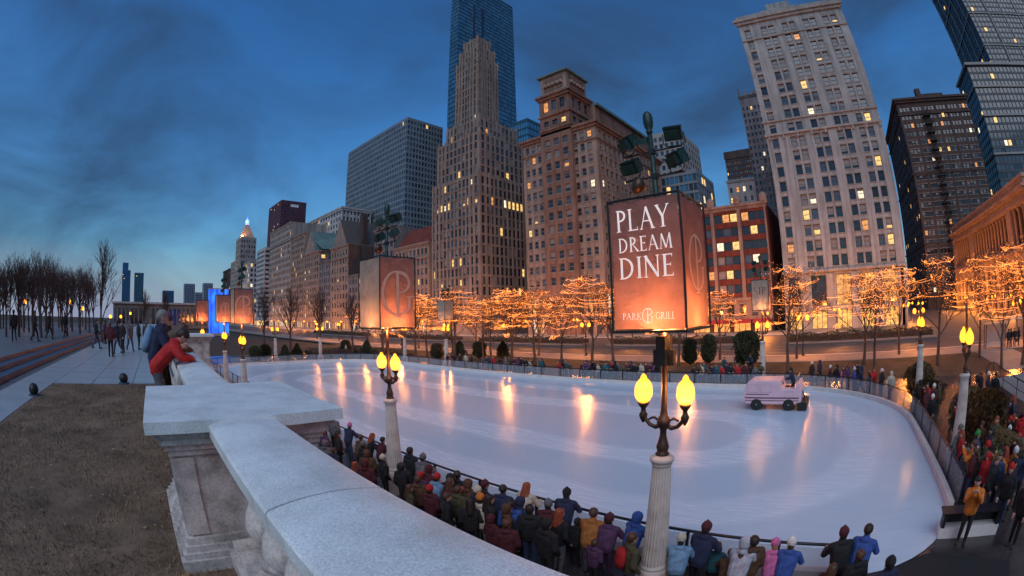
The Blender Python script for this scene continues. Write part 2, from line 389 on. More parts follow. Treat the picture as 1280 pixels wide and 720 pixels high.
# turf panel with blades
g = MB(); g.q([bl(-4.6, -12, PZ-.005), bl(.1, -12, PZ-.005), bl(.1, 14.6, PZ-.005), bl(-4.6, 14.6, PZ-.005)]); struct('turf', g, M_turf)
g = MB(); rnd = random.Random(11)
for i in range(52000):
    v = 14.5*(rnd.random()**1.5); u = -4.55+4.6*rnd.random()+.06*sin(v*5)*(rnd.random()); x, y, z = bl(u, v, PZ-.01)
    if sin(u*2.3+1.1*sin(v*1.3))+sin(v*1.9+u)+.8*sin(u*5.1-v*2.7) > 1.15 and rnd.random() < .82: continue
    a = rnd.random()*2*pi; h = .018+.05*rnd.random(); w = .004+.004*rnd.random(); le = .05*rnd.random()+.01; a2 = rnd.random()*2*pi
    g.v += [(x-w*cos(a), y-w*sin(a), z), (x+w*cos(a), y+w*sin(a), z), (x+le*cos(a2), y+le*sin(a2), z+h)]; n = len(g.v); g.f.append((n-3, n-2, n-1)); g.m.append(0)
o = g.build('grass', M_blade); o['kind'] = 'stuff'; tag(o, 'short dry brown winter grass beside the balustrade', 'grass')
g = MB(); rnd = random.Random(12)
for i in range(420):
    v = 1+13*rnd.random(); u = -4.5+4.6*rnd.random(); x, y, z = bl(u, v, PZ+.022+.02*rnd.random()); a = rnd.random()*6.28; l = rnd.uniform(.018, .04); w = l*.5; tl = rnd.uniform(-.012, .012)
    g.q([(x-l*cos(a), y-l*sin(a), z), (x+w*sin(a), y-w*cos(a), z+tl), (x+l*cos(a), y+l*sin(a), z+.004), (x-w*sin(a), y+w*cos(a), z-tl*.5)])
o = g.build('fallen_leaves', mat('dry_leaf', (.30, .17, .08), .8, .5, 2.)); o['kind'] = 'stuff'; tag(o, 'scattered dry brown leaves lying on the winter turf', 'leaves')
# raised terrace with three long steps
steps = thing('terrace_steps', 'three long stone steps climbing from the plaza to the tree terrace', 'steps')
for k in range(3):
    g = MB(); p0 = [bl(-6.65-.62*k, 2, 0), bl(-6.65-.62*k, 70, 0), bl(-40, 70, 0), bl(-40, 2, 0)]
    g.prism([(p[0], p[1]) for p in (p0[3], p0[0], p0[1], p0[2])], PZ-.05+.0, PZ+.15*(k+1)); g.build('step', M_step if k < 2 else mat('terrace_paving', (.12, .125, .14), .5, .2, 1.), steps)

# balustrade ----------------------------------------------------------
CT = 5.28
bal = thing('stone_balustrade', 'pale granite balustrade with vase balusters above the rink wall', 'balustrade', (0, 0, 0))
def capseg(v0, v1, name='cap_stone'):
    prof = [(-.285, -.11), (-.285, -.028), (-.262, -.006)]
    prof = [(-.285, -.13), (-.285, -.05)]+[(-.27+.54*i/12, -.035+.035*sin(pi*(i/12))**.8) for i in range(13)]+[(.285, -.05), (.285, -.13)]
    g = MB(); n = len(prof); k = 2
    rows = []
    for v in (v0, v1):
        rows.append([bl(u, v, CT+z) for u, z in prof])
    for i in range(n-1): g.q([rows[0][i], rows[1][i], rows[1][i+1], rows[0][i+1]])
    g.q([rows[0][-1], rows[1][-1], rows[1][0], rows[0][0]])
    g.q(rows[0]); g.q(rows[1][::-1])
    return g.build(name, M_granite, bal)
for v0, v1 in ((-3.2, -.62), (-.605, 1.69), (1.705, 3.36), (5.17, 7.2), (7.215, 9.4), (9.415, 11.6), (11.615, 14.2)): capseg(v0, v1)
for v0, v1 in ((-3.2, 3.4), (5.1, 14.2)):
    g = MB()
    for u0, z0, u1, z1 in ((-.32, PZ-.04, .32, PZ+.16), (-.27, PZ+.16, .27, PZ+.24), (-.2, CT-.2, .2, CT-.128)):
        a = [bl(u0, v0, 0), bl(u1, v0, 0), bl(u1, v1, 0), bl(u0, v1, 0)]; g.prism([(p[0], p[1]) for p in a], z0, z1)
    g.build('plinth', M_pierstone, bal)
bprof = [(.115, 0), (.115, .06), (.085, .07), (.095, .1), (.07, .13), (.085, .18), (.13, .28), (.14, .35), (.125, .43), (.085, .55), (.06, .66), (.055, .7), (.08, .72), (.06, .745), (.11, .76), (.11, .815)]
bprof = [(r*1.45, z) for r, z in bprof]; u = MB(); u.sm = True; u.lathe(bprof, n=16); bm_ = u.mesh('baluster', M_pierstone)
v = -3.0
while v < 14.1:
    if not 3.25 < v < 5.3: obj('baluster', bm_, bal, bl(0, v, PZ+.238), BA)
    v += .42
# pier
def pier(cu, cv, wu, wv, name, label, zt=CT):
    c = bl(cu, cv, 0); t = thing(name, label, 'stone pier', (c[0], c[1], PZ-.02), BA)
    z0 = .0; H = zt-PZ+.02
    g = MB(); a, bb = wu/2, wv/2
    def ring(d, za, zb): g.box(-a+d, -bb+d, za, a-d, bb-d, zb)
    ring(.0, H-.09, H); u = g.build('cap_slab', M_granite, t)
    g = MB(); ring(.07, H-.14, H-.092); ring(.10, H-.20, H-.142); ring(.14, H-.25, H-.202); ring(.165, H-.30, H-.252); g.build('cap_moulding', M_pierstone, t)
    g = MB(); ring(.20, .28, H-.302)
    # raised edge strips leave recessed panels
    for sx in (-1, 1):
        for (p0, p1) in ((-1, -.72), (.72, 1)):
            A = a-.20; B = bb-.20
            x0, x1 = sorted((sx*A, sx*(A+.025))); g.box(x0, p0*(B+.0), .30, x1, p1*B, H-.32)
            y0, y1 = sorted((sx*B, sx*(B+.025))); g.box(p0*A, y0, .30, p1*A, y1, H-.32)
    g.build('shaft', M_pierstone, t)
    g = MB(); ring(.05, 0, .12); ring(.085, .122, .17); ring(.12, .172, .22); ring(.15, .222, .279); g.build('base_moulding', M_pierstone, t)
    return t
pier(.02, 4.26, 1.66, 1.85, 'balustrade_pier', 'square stone pier with flat granite cap midway along the balustrade')
pier(1.0, 18.6, 1.6, 1.6, 'stair_pier', 'stone pier glowing orange behind the leaning onlookers', CT+.12)
# retaining wall under the balustrade
g = MB(); a = [bl(.5, -25, 0), bl(.62, -25, 0), bl(.62, 60, 0), bl(.5, 60, 0)]; g.prism([(p[0], p[1]) for p in a], 0, PZ-.06)
tag(g.build('retaining_wall', M_pierstone), 'stone retaining wall dropping from the terrace to the rink level', 'wall')
# two small ground lights at the lawn corner
for (px, py, lab) in ((43, 489, 'small dark ball ground light at the lawn corner towards the steps'), (155, 474, 'small dark ball ground light at the lawn edge towards the balustrade')):
    p = onz(px, py+5, PZ); t = thing('ground_light', lab, 'ground light', p, 0, 'ground lights along the lawn edge')
    g = MB(); g.sm = True; g.lathe([(.001, .0), (.10, .02), (.155, .09), (.165, .16), (.14, .24), (.08, .29), (.001, .31)], n=14); g.build('housing', M_iron, t)
    g = MB(); g.lathe([(.2, -.01), (.2, .02), (.17, .03)], n=14); g.build('base_ring', M_step, t)

# ------------------------------------------------------------------ serif capitals drawn as strokes (unit height)
TK, TN = .125, .05
def stroke(mb, pts, w):
    """ribbon through pts (x,z) with widths w, as quads in the plane y=0"""
    k = len(pts); Ls = []
    for i in range(k):
        a = pts[max(0, i-1)]; c = pts[min(k-1, i+1)]; dx, dz = c[0]-a[0], c[1]-a[1]; l = hypot(dx, dz) or 1; nx, nz = -dz/l, dx/l
        ww = w[i] if isinstance(w, (list, tuple)) else w
        Ls.append(((pts[i][0]+nx*ww/2, pts[i][1]+nz*ww/2), (pts[i][0]-nx*ww/2, pts[i][1]-nz*ww/2)))
    for i in range(k-1): mb.append([Ls[i][0], Ls[i][1], Ls[i+1][1], Ls[i+1][0]])
def glyph(ch):
    q = []; S = lambda pts, w: stroke(q, pts, w)
    def stem(x, z0=0., z1=1., w=TK, s0=True, s1=True):
        S([(x, z0), (x, z1)], w)
        if s0: S([(x-w/2-.075, z0+.018), (x+w/2+.075, z0+.018)], .036)
        if s1: S([(x-w/2-.075, z1-.018), (x+w/2+.075, z1-.018)], .036)
    def bowl(x0, zc, rx, rz, a0=90, a1=-90, n=14):
        pts = []; ws = []
        for i in range(n+1):
            a = radians(a0+(a1-a0)*i/n); pts.append((x0+rx*cos(a), zc+rz*sin(a))); ws.append(TN+(TK-TN)*abs(cos(a)))
        S(pts, ws)
    if ch == 'P': stem(.17); bowl(.2, .735, .36, .24); return q, .66
    if ch == 'R': stem(.17); bowl(.2, .745, .33, .23); S([(.33, .5), (.74, .02)], [TN, TK]); S([(.68, .018), (.86, .018)], .036); return q, .82
    if ch == 'D': stem(.17); bowl(.24, .5, .50, .475); return q, .88
    if ch == 'L': stem(.17); S([(.17, .025), (.60, .025)], TN); S([(.60, .0), (.585, .17)], [TN, .02]); return q, .68
    if ch == 'E': stem(.17); S([(.17, .025), (.58, .025)], TN); S([(.17, .52), (.47, .52)], TN); S([(.17, .975), (.55, .975)], TN); S([(.58, 0), (.57, .16)], [TN, .02]); S([(.55, 1), (.54, .85)], [TN, .02]); S([(.47, .44), (.47, .6)], .025); return q, .66
    if ch == 'A': S([(.08, 0), (.41, .99)], TN*1.1); S([(.40, 1.0), (.76, 0)], TK); S([(.2, .36), (.62, .36)], TN); S([(.0, .018), (.18, .018)], .036); S([(.64, .018), (.9, .018)], .036); return q, .88
    if ch == 'Y': S([(.10, .99), (.42, .46)], TK); S([(.74, .99), (.42, .46)], TN*1.1); stem(.42, 0, .5, TK, True, False); S([(.0, .982), (.24, .982)], .036); S([(.65, .982), (.84, .982)], .036); return q, .82
    if ch == 'M': S([(.10, 0), (.19, 1)], TN*1.2); S([(.19, 1), (.52, .06)], TK); S([(.52, .04), (.84, 1)], TN*1.2); S([(.84, 1), (.93, 0)], TK); S([(.0, .018), (.2, .018)], .036); S([(.80, .018), (1.06, .018)], .036); return q, 1.06
    if ch == 'N': stem(.13, 0, 1, TN*1.2); S([(.10, 1), (.75, .02)], TK); S([(.75, 0), (.75, 1)], TN*1.2); S([(.66, .982), (.84, .982)], .036); return q, .88
    if ch == 'I': stem(.17); return q, .34
    if ch == 'K': stem(.17); S([(.66, .97), (.22, .46)], TN*1.2); S([(.34, .58), (.74, .02)], [TN, TK]); S([(.57, .982), (.76, .982)], .036); S([(.68, .018), (.86, .018)], .036); return q, .82
    if ch == 'G': bowl(.50, .5, .40, .475, 40, 330, 22); S([(.80, .0), (.80, .40)], TK*.9); S([(.68, .40), (.9, .40)], .036); return q, .92
    if ch == 'S':
        pts = []; ws = []
        for i in range(25):
            t = i/24; a = radians(30+t*240) if t < .5 else radians(150-(t-.5)*2*270+0)
            if t < .5: a = radians(35+t*2*215); pts.append((.3+.2*cos(a), .745+.225*sin(a)))
            else: a = radians(70-(t-.5)*2*215); pts.append((.3+.22*cos(a), .25+.235*sin(a)))
            ws.append(TN+.05*sin(pi*t))
        S(pts, ws); return q, .58
    return q, .35
def word(txt, h, gap=.06):
    x = 0; polys = []
    for ch in txt:
        if ch == ' ': x += .3*h; continue
        q, w = glyph(ch)
        for p in q: polys.append([(x+a*h, b*h) for a, b in p])
        x += (w+gap)*h
    return polys, x-gap*h
def text_parts(lines, y, m, parent):
    """lines: (text, height, z baseline, fit width or None, x centre); every letter is a flat piece in the plane y, facing -y"""
    for txt, h, z, fit, cx in lines:
        items = []
        if txt == '@':        # ring monogram
            r = h/2; polys = []; zc = z+r
            def arc_(x0, z0, rx, rz, a0, a1, w0, w1, n=28):
                ps = [(x0+rx*cos(radians(a0+(a1-a0)*i/n)), z0+rz*sin(radians(a0+(a1-a0)*i/n))) for i in range(n+1)]
                stroke(polys, ps, [w0+(w1-w0)*abs(cos(radians(a0+(a1-a0)*i/n))) for i in range(n+1)])
            arc_(cx, zc, .80*r, .95*r, 48, 318, .05*r, .15*r)
            arc_(cx+.05*r, zc+.45*r, .55*r, .42*r, 90, -90, .05*r, .14*r)
            stroke(polys, [(cx-.02*r, zc-1.05*r), (cx-.02*r, zc+.9*r)], .15*r)
            stroke(polys, [(cx-.22*r, zc-1.05*r), (cx+.18*r, zc-1.05*r)], .05*r); stroke(polys, [(cx-.2*r, zc+.9*r), (cx+.1*r, zc+.9*r)], .05*r)
            stroke(polys, [(cx+.60*r, zc-.66*r), (cx+.60*r, zc-.15*r)], .14*r); stroke(polys, [(cx+.42*r, zc-.15*r), (cx+.78*r, zc-.15*r)], .05*r)
            items = [('monogram', polys)]
        else:
            x = 0; gs = []
            for ch in txt:
                q, w = glyph(ch); gs.append((x, q)); x += (w+.06)*h
            W = x-.06*h; sx = fit/W if fit else 1
            items = [('letter', [[(cx+(x0+a_*h-W/2)*sx, z+b_*h) for a_, b_ in p] for p in q]) for x0, q in gs]
        for nm, polys in items:
            g = MB()
            for k, p in enumerate(polys): g.q([(a_, y-.0006*(k % 6), b_) for a_, b_ in p])
            g.build(nm, m, parent)

# ------------------------------------------------------------------ rink lamp posts
def fabric(name, col, tl=.6):
    m = bpy.data.materials.new(name); m.use_nodes = True; t = m.node_tree; t.nodes.clear(); o = N(t, 'ShaderNodeOutputMaterial')
    c = N(t, 'ShaderNodeTexCoord'); n = N(t, 'ShaderNodeTexNoise', Scale=2.2, Detail=6., Roughness=.6); r = N(t, 'ShaderNodeValToRGB')
    r.color_ramp.elements[0].position = .32; r.color_ramp.elements[1].position = .7
    r.color_ramp.elements[0].color = (*[v*.72 for v in col], 1); r.color_ramp.elements[1].color = (*[min(1, v*1.12) for v in col], 1)
    n2 = N(t, 'ShaderNodeTexNoise', Scale=3.2, Detail=3., Distortion=1.6); bp = N(t, 'ShaderNodeBump', Strength=.55, Distance=.05)
    d = N(t, 'ShaderNodeBsdfDiffuse'); tr = N(t, 'ShaderNodeBsdfTranslucent'); gl = N(t, 'ShaderNodeBsdfGlossy', Roughness=.3); mx1 = N(t, 'ShaderNodeMixShader'); mx2 = N(t, 'ShaderNodeMixShader')
    mx1.inputs[0].default_value = tl; mx2.inputs[0].default_value = .05
    for a, q in ((c.outputs['Object'], n.inputs['Vector']), (c.outputs['Object'], n2.inputs['Vector']), (n.outputs['Fac'], r.inputs[0]), (r.outputs[0], d.inputs['Color']), (r.outputs[0], tr.inputs['Color']),
                 (n2.outputs['Fac'], bp.inputs['Height']), (bp.outputs[0], d.inputs['Normal']), (bp.outputs[0], gl.inputs['Normal']), (bp.outputs[0], tr.inputs['Normal']), (d.outputs[0], mx1.inputs[1]), (tr.outputs[0], mx1.inputs[2]),
                 (mx1.outputs[0], mx2.inputs[1]), (gl.outputs[0], mx2.inputs[2]), (mx2.outputs[0], o.inputs[0])): t.links.new(a, q)
    return m
M_fab = fabric('banner_fabric', (.44, .235, .19)); M_fabp = fabric('banner_fabric_pale', (.46, .40, .32), .35)
M_letter = mat('banner_print_glow', (.95, .88, .86), .6, .08, 6., emit=(1., .74, .60), es=.30)  # print emits a little itself, standing in for backlight through the letters
M_letter2 = mat('banner_print_warm', (.66, .42, .30), .6, .08, 6.)
M_letterd = mat('banner_print_dark', (.16, .09, .06), .6, .1, 6.)

lp = {}
def lamp_meshes():
    g = MB(); g.box(-.36, -.36, 0, .36, .36, .62); g.box(-.32, -.32, .621, .32, .32, .70); g.lathe([(.31, .70), (.32, .74), (.30, .79), (.275, .82), (.285, .86), (.265, .90)], n=28); lp['plinth'] = g.mesh('plinth', M_column)
    g = MB(); prof = [(.262, .90)]+[(.258-.076*(i/10)**1.25, .92+2.18*i/10) for i in range(11)]+[(.18, 3.12)]
    g.lathe(prof, n=48, flute=(24, .075, .915, 3.105)); lp['column'] = g.mesh('column', M_column)
    g = MB(); g.sm = True; g.lathe([(.185, 3.12), (.20, 3.15), (.185, 3.18), (.215, 3.2), (.235, 3.24), (.225, 3.29), (.19, 3.31), (.15, 3.33)], n=28); lp['capital'] = g.mesh('capital', M_column)
    g = MB(); g.sm = True
    g.lathe([(.13, 3.33), (.135, 3.37), (.10, 3.40), (.115, 3.45), (.125, 3.5), (.10, 3.58), (.065, 3.7), (.06, 3.8), (.08, 3.86), (.12, 3.92), (.13, 3.98), (.11, 4.04), (.075, 4.1), (.06, 4.2), (.055, 4.5), (.055, 5.2), (.07, 5.25), (.055, 5.3), (.055, 5.62)], n=16)
    lp['stem'] = g.mesh('stem', M_bronze)
    g = MB(); g.sm = True
    pts = [(0, .05, 3.92), (0, .16, 3.86), (0, .28, 3.90), (0, .37, 4.0), (0, .42, 4.12)]; g.tube(pts, [.05, .045, .04, .04, .035], 8)
    g.tube([(0, .12, 4.0), (0, .2, 4.05), (0, .3, 4.0)], [.02, .028, .02], 6)
    g.lathe([(.02, 3.93), (.06, 4.0), (.085, 4.08), (.05, 4.14), (.045, 4.2), (.09, 4.26), (.115, 4.30), (.10, 4.32)], (0, .42, 0), 12); lp['arm'] = g.mesh('arm', M_bronze)
    g = MB(); g.sm = True; g.lathe([(.08, 4.32), (.125, 4.36), (.165, 4.44), (.172, 4.53), (.16, 4.62), (.125, 4.70), (.085, 4.745), (.06, 4.77), (.055, 4.80), (.03, 4.84), (.001, 4.86)], (0, .42, 0), 18); lp['globe'] = g.mesh('globe', M_globe)
    # banner box
    S = .68; z0, z1 = 5.66, 7.92
    g = MB(); r = .022
    for z in (z0, z1):
        for a, bq in (((-S, -S), (S, -S)), ((S, -S), (S, S)), ((S, S), (-S, S)), ((-S, S), (-S, -S))): g.tube([(*a, z), (*bq, z)], r, 6)
    for a in ((-S, -S), (S, -S), (S, S), (-S, S)): g.tube([(*a, z0-.02), (*a, z1+.02)], r, 6)
    for z in (z0, z1):
        g.tube([(-S, 0, z), (S, 0, z)], .018, 5); g.tube([(0, -S, z), (0, S, z)], .018, 5)
    lp['banner_frame'] = g.mesh('banner_frame', M_iron)
    nu, nv = 14, 22; rnd = random.Random(5); g = MB(); g.sm = True
    W = S-.035
    for j in range(nv+1):
        for i in range(nu+1):
            x = -W+2*W*i/nu; z = z0+.04+(z1-z0-.08)*j/nv; e = min(i, nu-i, j, nv-j)
            d = 0 if e == 0 else .010*sin(i*1.3+j*.4)+.008*sin(j*1.1-i*.7)
            g.v.append((x, -W-.02+d+.01, z))
    for j in range(nv):
        for i in range(nu):
            a = j*(nu+1)+i; g.f.append((a, a+1, a+nu+2, a+nu+1)); g.m.append(0)
    lp['banner_panel'] = g.mesh('banner_panel', M_fab)
    gg = MB(); gg.v = list(g.v); gg.f = list(g.f); gg.m = list(g.m); gg.sm = True; lp['banner_panel_pale'] = gg.mesh('banner_panel', M_fabp)
    lp['W'] = W
    # pole above the banner and flood lights
    g = MB(); g.sm = True; g.tube([(0, 0, 5.55), (0, 0, 7.9), (0, 0, 9.35)], [.055, .055, .05], 10)
    g.lathe([(.05, 9.3), (.07, 9.36), (.055, 9.4), (.085, 9.46), (.10, 9.55), (.10, 9.66), (.085, 9.74), (.04, 9.79), (.001, 9.8)], n=14); lp['mast'] = g.mesh('mast', M_green)
    g = MB(); g.tube([(0, -.62, 0), (0, .62, 0)], .018, 6); g.box(-.06, -.06, -.05, .06, .06, .05); lp['crossarm'] = g.mesh('crossarm', M_iron)
    g = MB(); Rm = Matrix.Rotation(radians(28), 4, 'Y')
    for (x0, x1, w, hh) in ((-.16, .06, .17, .12), (.061, .17, .13, .09)): g.box(x0, -w, -hh, x1, w, hh, 0, Matrix.Translation((0, 0, .24)) @ Rm)
    for k in range(5): g.box(-.14+.05*k, -.175, .121, -.12+.05*k, .175, .15, 0, Matrix.Translation((0, 0, .24)) @ Rm)
    lp['fl_body'] = g.mesh('housing', M_green)
    g = MB(); g.tube([(0, -.2, .26), (0, -.21, .06), (0, -.12, .0), (0, .12, .0), (0, .21, .06), (0, .2, .26)], .012, 5); lp['fl_yoke'] = g.mesh('yoke', M_iron)
    g = MB(); g.box(-.172, -.15, -.10, -.161, .15, .10, 0, Matrix.Translation((0, 0, .24)) @ Rm); lp['fl_lens'] = g.mesh('lens', M_lens)
lamp_meshes()

def lamp_post(loc, label, rz=0., banner=None, flood=False, light=60., sc=1., sides=None, ballast=False):
    t = thing('rink_lamp_post', label, 'lamp post', (loc[0], loc[1], 0), rz, 'fluted lamp posts around the ice rink'); t.scale = (sc,)*3
    for k in ('plinth', 'column', 'capital', 'stem'): obj(k, lp[k], t)
    for s in (0, pi):
        a = obj('arm', lp['arm'], t, None, s); obj('globe', lp['globe'], a)
        ld = bpy.data.lights.new('globe_light', 'POINT'); ld.energy = 30; ld.color = (1., .40, .09); ld.shadow_soft_size = .08
        lo = bpy.data.objects.new('globe_light', ld); COL.objects.link(lo); lo.parent = a; lo.location = (0, .42, 4.53)
    if banner:
        b_ = obj('banner_frame', lp['banner_frame'], t)
        for k in range(4):
            face = sides[k] if sides else 'plain'
            pal = face.startswith('pale')
            p = obj('banner_panel', lp['banner_panel_pale' if pal else 'banner_panel'], t, None, k*pi/2)
            y = -lp['W']-.045; m = M_letter
            if 'play' in face: ln = [('PLAY', .38, 7.36, 1.02, -.02), ('DREAM', .25, 7.00, 1.02, 0), ('DINE', .36, 6.55, 1.04, 0), ('PARK', .115, 5.86, .36, -.30), ('@', .25, 5.80, None, 0), ('GRILL', .115, 5.86, .36, .32)]
            elif 'mono' in face: ln = [('@', 1.45, 6.05, None, 0)]; m = M_letter2
            elif 'sil' in face: ln = [('SIP', .52, 6.85, 1.0, 0)]; m = M_letterd
            elif 'ring' in face: ln = [('@', 1.0, 6.3, None, 0)]; m = M_letter2
            else: ln = []
            text_parts(ln, y, m, p)
        ld = bpy.data.lights.new('banner_light', 'POINT'); ld.energy = light; ld.color = (1., .34, .10); ld.shadow_soft_size = .10
        lo = bpy.data.objects.new('banner_light', ld); COL.objects.link(lo); lo.parent = t; lo.location = (-.12, -.12, 5.74)
    if flood:
        m = obj('mast', lp['mast'], t); k = 0
        for z in (8.45, 8.95):
            obj('crossarm', lp['crossarm'], t, (0, 0, z))
            for y in (-.48, .48):
                f = obj('flood_light', lp['fl_body'], t, (0, y, z+.02), rz+(-.5+.35*(k % 3)) + pi); k += 1
                obj('yoke', lp['fl_yoke'], f); obj('lens', lp['fl_lens'], f)
        g = MB(); g.sm = True; g.lathe([(.02, .12), (.14, .1), (.17, .05), (.165, -.02), (.10, -.09), (.05, -.14), (.001, -.15)], n=14)
        o = g.build('horn_speaker', M_bronze, t, (-.12, .30, 8.30)); o.rotation_euler = (0, radians(70), 2.4)
        g = MB(); g.box(-.05, .0, -.07, .05, .34, .05); g.lathe([(.09, -.06), (.12, 0), (.09, .07)], (0, .4, -.06), 10); g.build('camera_box', M_green, t, (0, .05, 9.2))
    if ballast:
        g = MB()
        for a, bq in ((-.11, .5), (.11, .5)): g.box(a-.07, -.09, 5.02, a+.07, .09, 5.55)
        g.box(-.06, -.2, 5.02, .06, -.1, 5.3); g.box(-.06, .1, 5.02, .06, .2, 5.3); g.build('control_box', M_iron, t)
    return t

lamp_post((7.55, 3.15), 'fluted lamp post carrying the play dream dine banner box and four flood lights', radians(0), True, True, 85, 1., ['ring', 'plain', 'plain', 'play'], True)
lamp_post((8.0, 12.65), 'fluted lamp post with ring monogram banner box behind the spectators', 0, True, True, 90, 1., ['mono', 'plain', 'plain', 'pale'])
lamp_post((7.3, 30.4), 'lamp post with orange monogram banner beside the blue fountain tower', 0, True, True, 90, 1., ['mono', 'plain', 'plain', 'pale_ring'])
lamp_post((7.7, 39.0), 'lamp post with pale ring banner standing just before the blue fountain tower', 0, True, True, 90, 1., ['ring', 'plain', 'plain', 'pale'])
lamp_post((7.4, 51.0), 'lamp post with plain orange banner box south of the blue fountain tower', 0, True, False, 110, 1., ['plain', 'plain', 'plain', 'plain'])
lamp_post((34.9, 6.1), 'lamp post with dark lettered banner behind the ice resurfacer', 0, True, True, 90, 1., ['plain', 'plain', 'plain', 'pale_sil'])
lamp_post((35.0, 42.1), 'lamp post with faint grey banner box among the lit trees', 0, True, True, 40, 1., ['pale', 'pale', 'plain', 'pale'])
lamp_post((34.6, 50.4), 'lamp post without banner at the curve of the street side rail', 0)
lamp_post((26.2, 58.9+.9), 'lamp post without banner behind the south end rail towards the street', pi/2)
lamp_post((19.6, 60.9), 'lamp post without banner behind the middle of the south end rail', pi/2)
lamp_post((16.3, -5.35), 'tall fluted lamp post without banner among brown shrubs by the gate', pi/2)
lamp_post((27.3, -5.6), 'lamp post without banner rising over the crowd at the curved end', pi/2)

# ------------------------------------------------------------------ bare trees
def rot_about(v, axis, a): return Matrix.Rotation(a, 3, axis) @ v
def grow_tree(seed, H, spread=1., trunk_h=.28, levels=4, upright=.35, r0=.13, nlimb=6, conic=False):
    rnd = random.Random(seed); tr = MB(); cw = MB(); tips = []
    top = Vector((rnd.uniform(-.1, .1), rnd.uniform(-.1, .1), H*trunk_h))
    tr.sm = True; leader = Vector((rnd.uniform(-.15, .15), rnd.uniform(-.15, .15), H*.8))
    tr.tube([(0, 0, -.1), (0, 0, .15), top*.5, top, top.lerp(leader, .5), leader], [r0*1.5, r0*1.1, r0*.9, r0*.75, r0*.42, r0*.1], 7)
    def grow(p, d, ln, r, lv):
        n = 3; pts = [p]; q = p.copy(); dd = d.copy()
        for i in range(n):
            dd = (dd+Vector((rnd.uniform(-.22, .22), rnd.uniform(-.22, .22), rnd.uniform(-.06, .20)))).normalized(); q = q+dd*ln/n; pts.append(q.copy())
        tgt = tr if lv == levels else cw
        tgt.tube(pts, [r, r*.8, r*.6, r*.38], 5 if lv == levels else 3, cap=False)
        tips.append(q)
        if lv == 0: return
        for k in range(rnd.randint(3, 4) if lv > 1 else rnd.randint(3, 5)):
            f = rnd.uniform(.3, 1.); i = min(n-1, int(f*n)); bp_ = pts[i].lerp(pts[i+1], f*n-i)
            ax = dd.orthogonal().normalized(); ax = rot_about(ax, dd, rnd.uniform(0, 2*pi)); nd = rot_about(dd, ax, rnd.uniform(.35, .85))
            nd = (nd+Vector((0, 0, upright*.5))).normalized(); grow(bp_, nd, ln*rnd.uniform(.5, .72), max(.0075, r*.52), lv-1)
    for k in range(nlimb):
        f = k/(nlimb-1) if nlimb > 1 else 0
        st = top.lerp(leader, f*.85); a = 2.4*k+rnd.uniform(-.3, .3); ti = (1.05-upright)*(1-.45*f)*spread
        d = Vector((cos(a)*sin(ti), sin(a)*sin(ti), cos(ti))); ln = H*(.40-.17*f)*(.75+.35*spread*.5)
        grow(st, d, ln, r0*(.5-.25*f), levels)
    return tr, cw, tips

def tree_proto(name, seed, H, bark, strings=0, label='', cat='tree', **kw):
    tr, cw, tips = grow_tree(seed, H, **kw); t = thing(name, label, cat)
    tr.build('trunk', bark, t); cw.build('crown', bark, t)
    if strings:
        rnd = random.Random(seed+50); zs = [p.z for p in tips]; z0, z1 = H*.30, max(zs)*.98
        def rad_at(z):
            rs = sorted(hypot(p.x, p.y) for p in tips if abs(p.z-z) < .7); return max(.55, rs[int(len(rs)*.82)] if rs else .25)
        g = MB(); nb = strings
        for kb in range(nb):
            zb = z0+(z1-z0)*(kb+.5)/nb; bandt = [p for p in tips if abs(p.z-zb) < .28]
            if len(bandt) < 5: continue
            bandt.sort(key=lambda p: -hypot(p.x, p.y)); bandt = bandt[:max(5, int(len(bandt)*.55))]
            if len(bandt) > 13: bandt = rnd.sample(bandt, 13)
            bandt.sort(key=lambda p: atan2(p.y, p.x)); loop = bandt+[bandt[0]]; pts = []
            for p, q in zip(loop, loop[1:]):
                for i in range(4): f = i/4; m_ = p.lerp(q, f); pts.append((m_.x*(1+.10*sin(pi*f)), m_.y*(1+.10*sin(pi*f)), m_.z*.88+zb*.12-.16*sin(pi*f)+rnd.uniform(-.05, .05)))
            g.tube(pts, .0085, 3, cap=False)
        # bulbs along the boughs
        for p in rnd.sample(tips, min(len(tips), 520)):
            s = rnd.uniform(.014, .026); g.v += [(p.x-s, p.y, p.z), (p.x+s, p.y, p.z), (p.x, p.y-s, p.z+s), (p.x, p.y+s, p.z+s)]; b0 = len(g.v)-4
            for f in ((0, 1, 2), (0, 3, 1), (0, 2, 3), (1, 3, 2)): g.f.append(tuple(b0+i for i in f)); g.m.append(0)
        o = g.build('light_string', M_string, t); o['kind'] = 'stuff'
    return t
lit = [tree_proto('lit_tree', 21+i, 7.6, M_bark, st, 'bare tree wound with glowing strings of warm lights', 'tree', spread=1.05, upright=.34, nlimb=8, levels=4) for i, st in enumerate((7, 9, 5))]
LT = []
for px, py in ((480, 444), (520, 449), (566, 447), (614, 452), (640, 449), (669, 455), (702, 456), (740, 456), (767, 456), (848, 458), (900, 452), (985, 464), (1080, 456), (1093, 465), (1172, 455), (1224, 447), (1252, 456), (1278, 452)):
    p = onz(px, py, .3); LT.append(p)
for i in range(7): LT.append(Vector((47.6, -24+15.*i+2.*sin(i*2.), .5)))
for i in range(7): LT.append(Vector((40.5+.8*sin(i), 36.5+5.6*i, .2)))
for i, p in enumerate(LT):
    k = i % 3; rz = i*1.7; s = .86+.22*((i*37) % 10)/10
    street = 'bare park tree strung with warm lights between the rink and the avenue'
    o = lit[k] if i < 3 else copytree(lit[k])
    o.location = (p.x, p.y, .03+.05*(p.x-36) if p.x < 45 else .45); o.rotation_euler = (0, 0, rz); o.scale = (s*1.30, s*1.30, s*(1.06+.06*(i % 2)))
    o['label'] = street; o['group'] = 'light wrapped trees along the avenue'
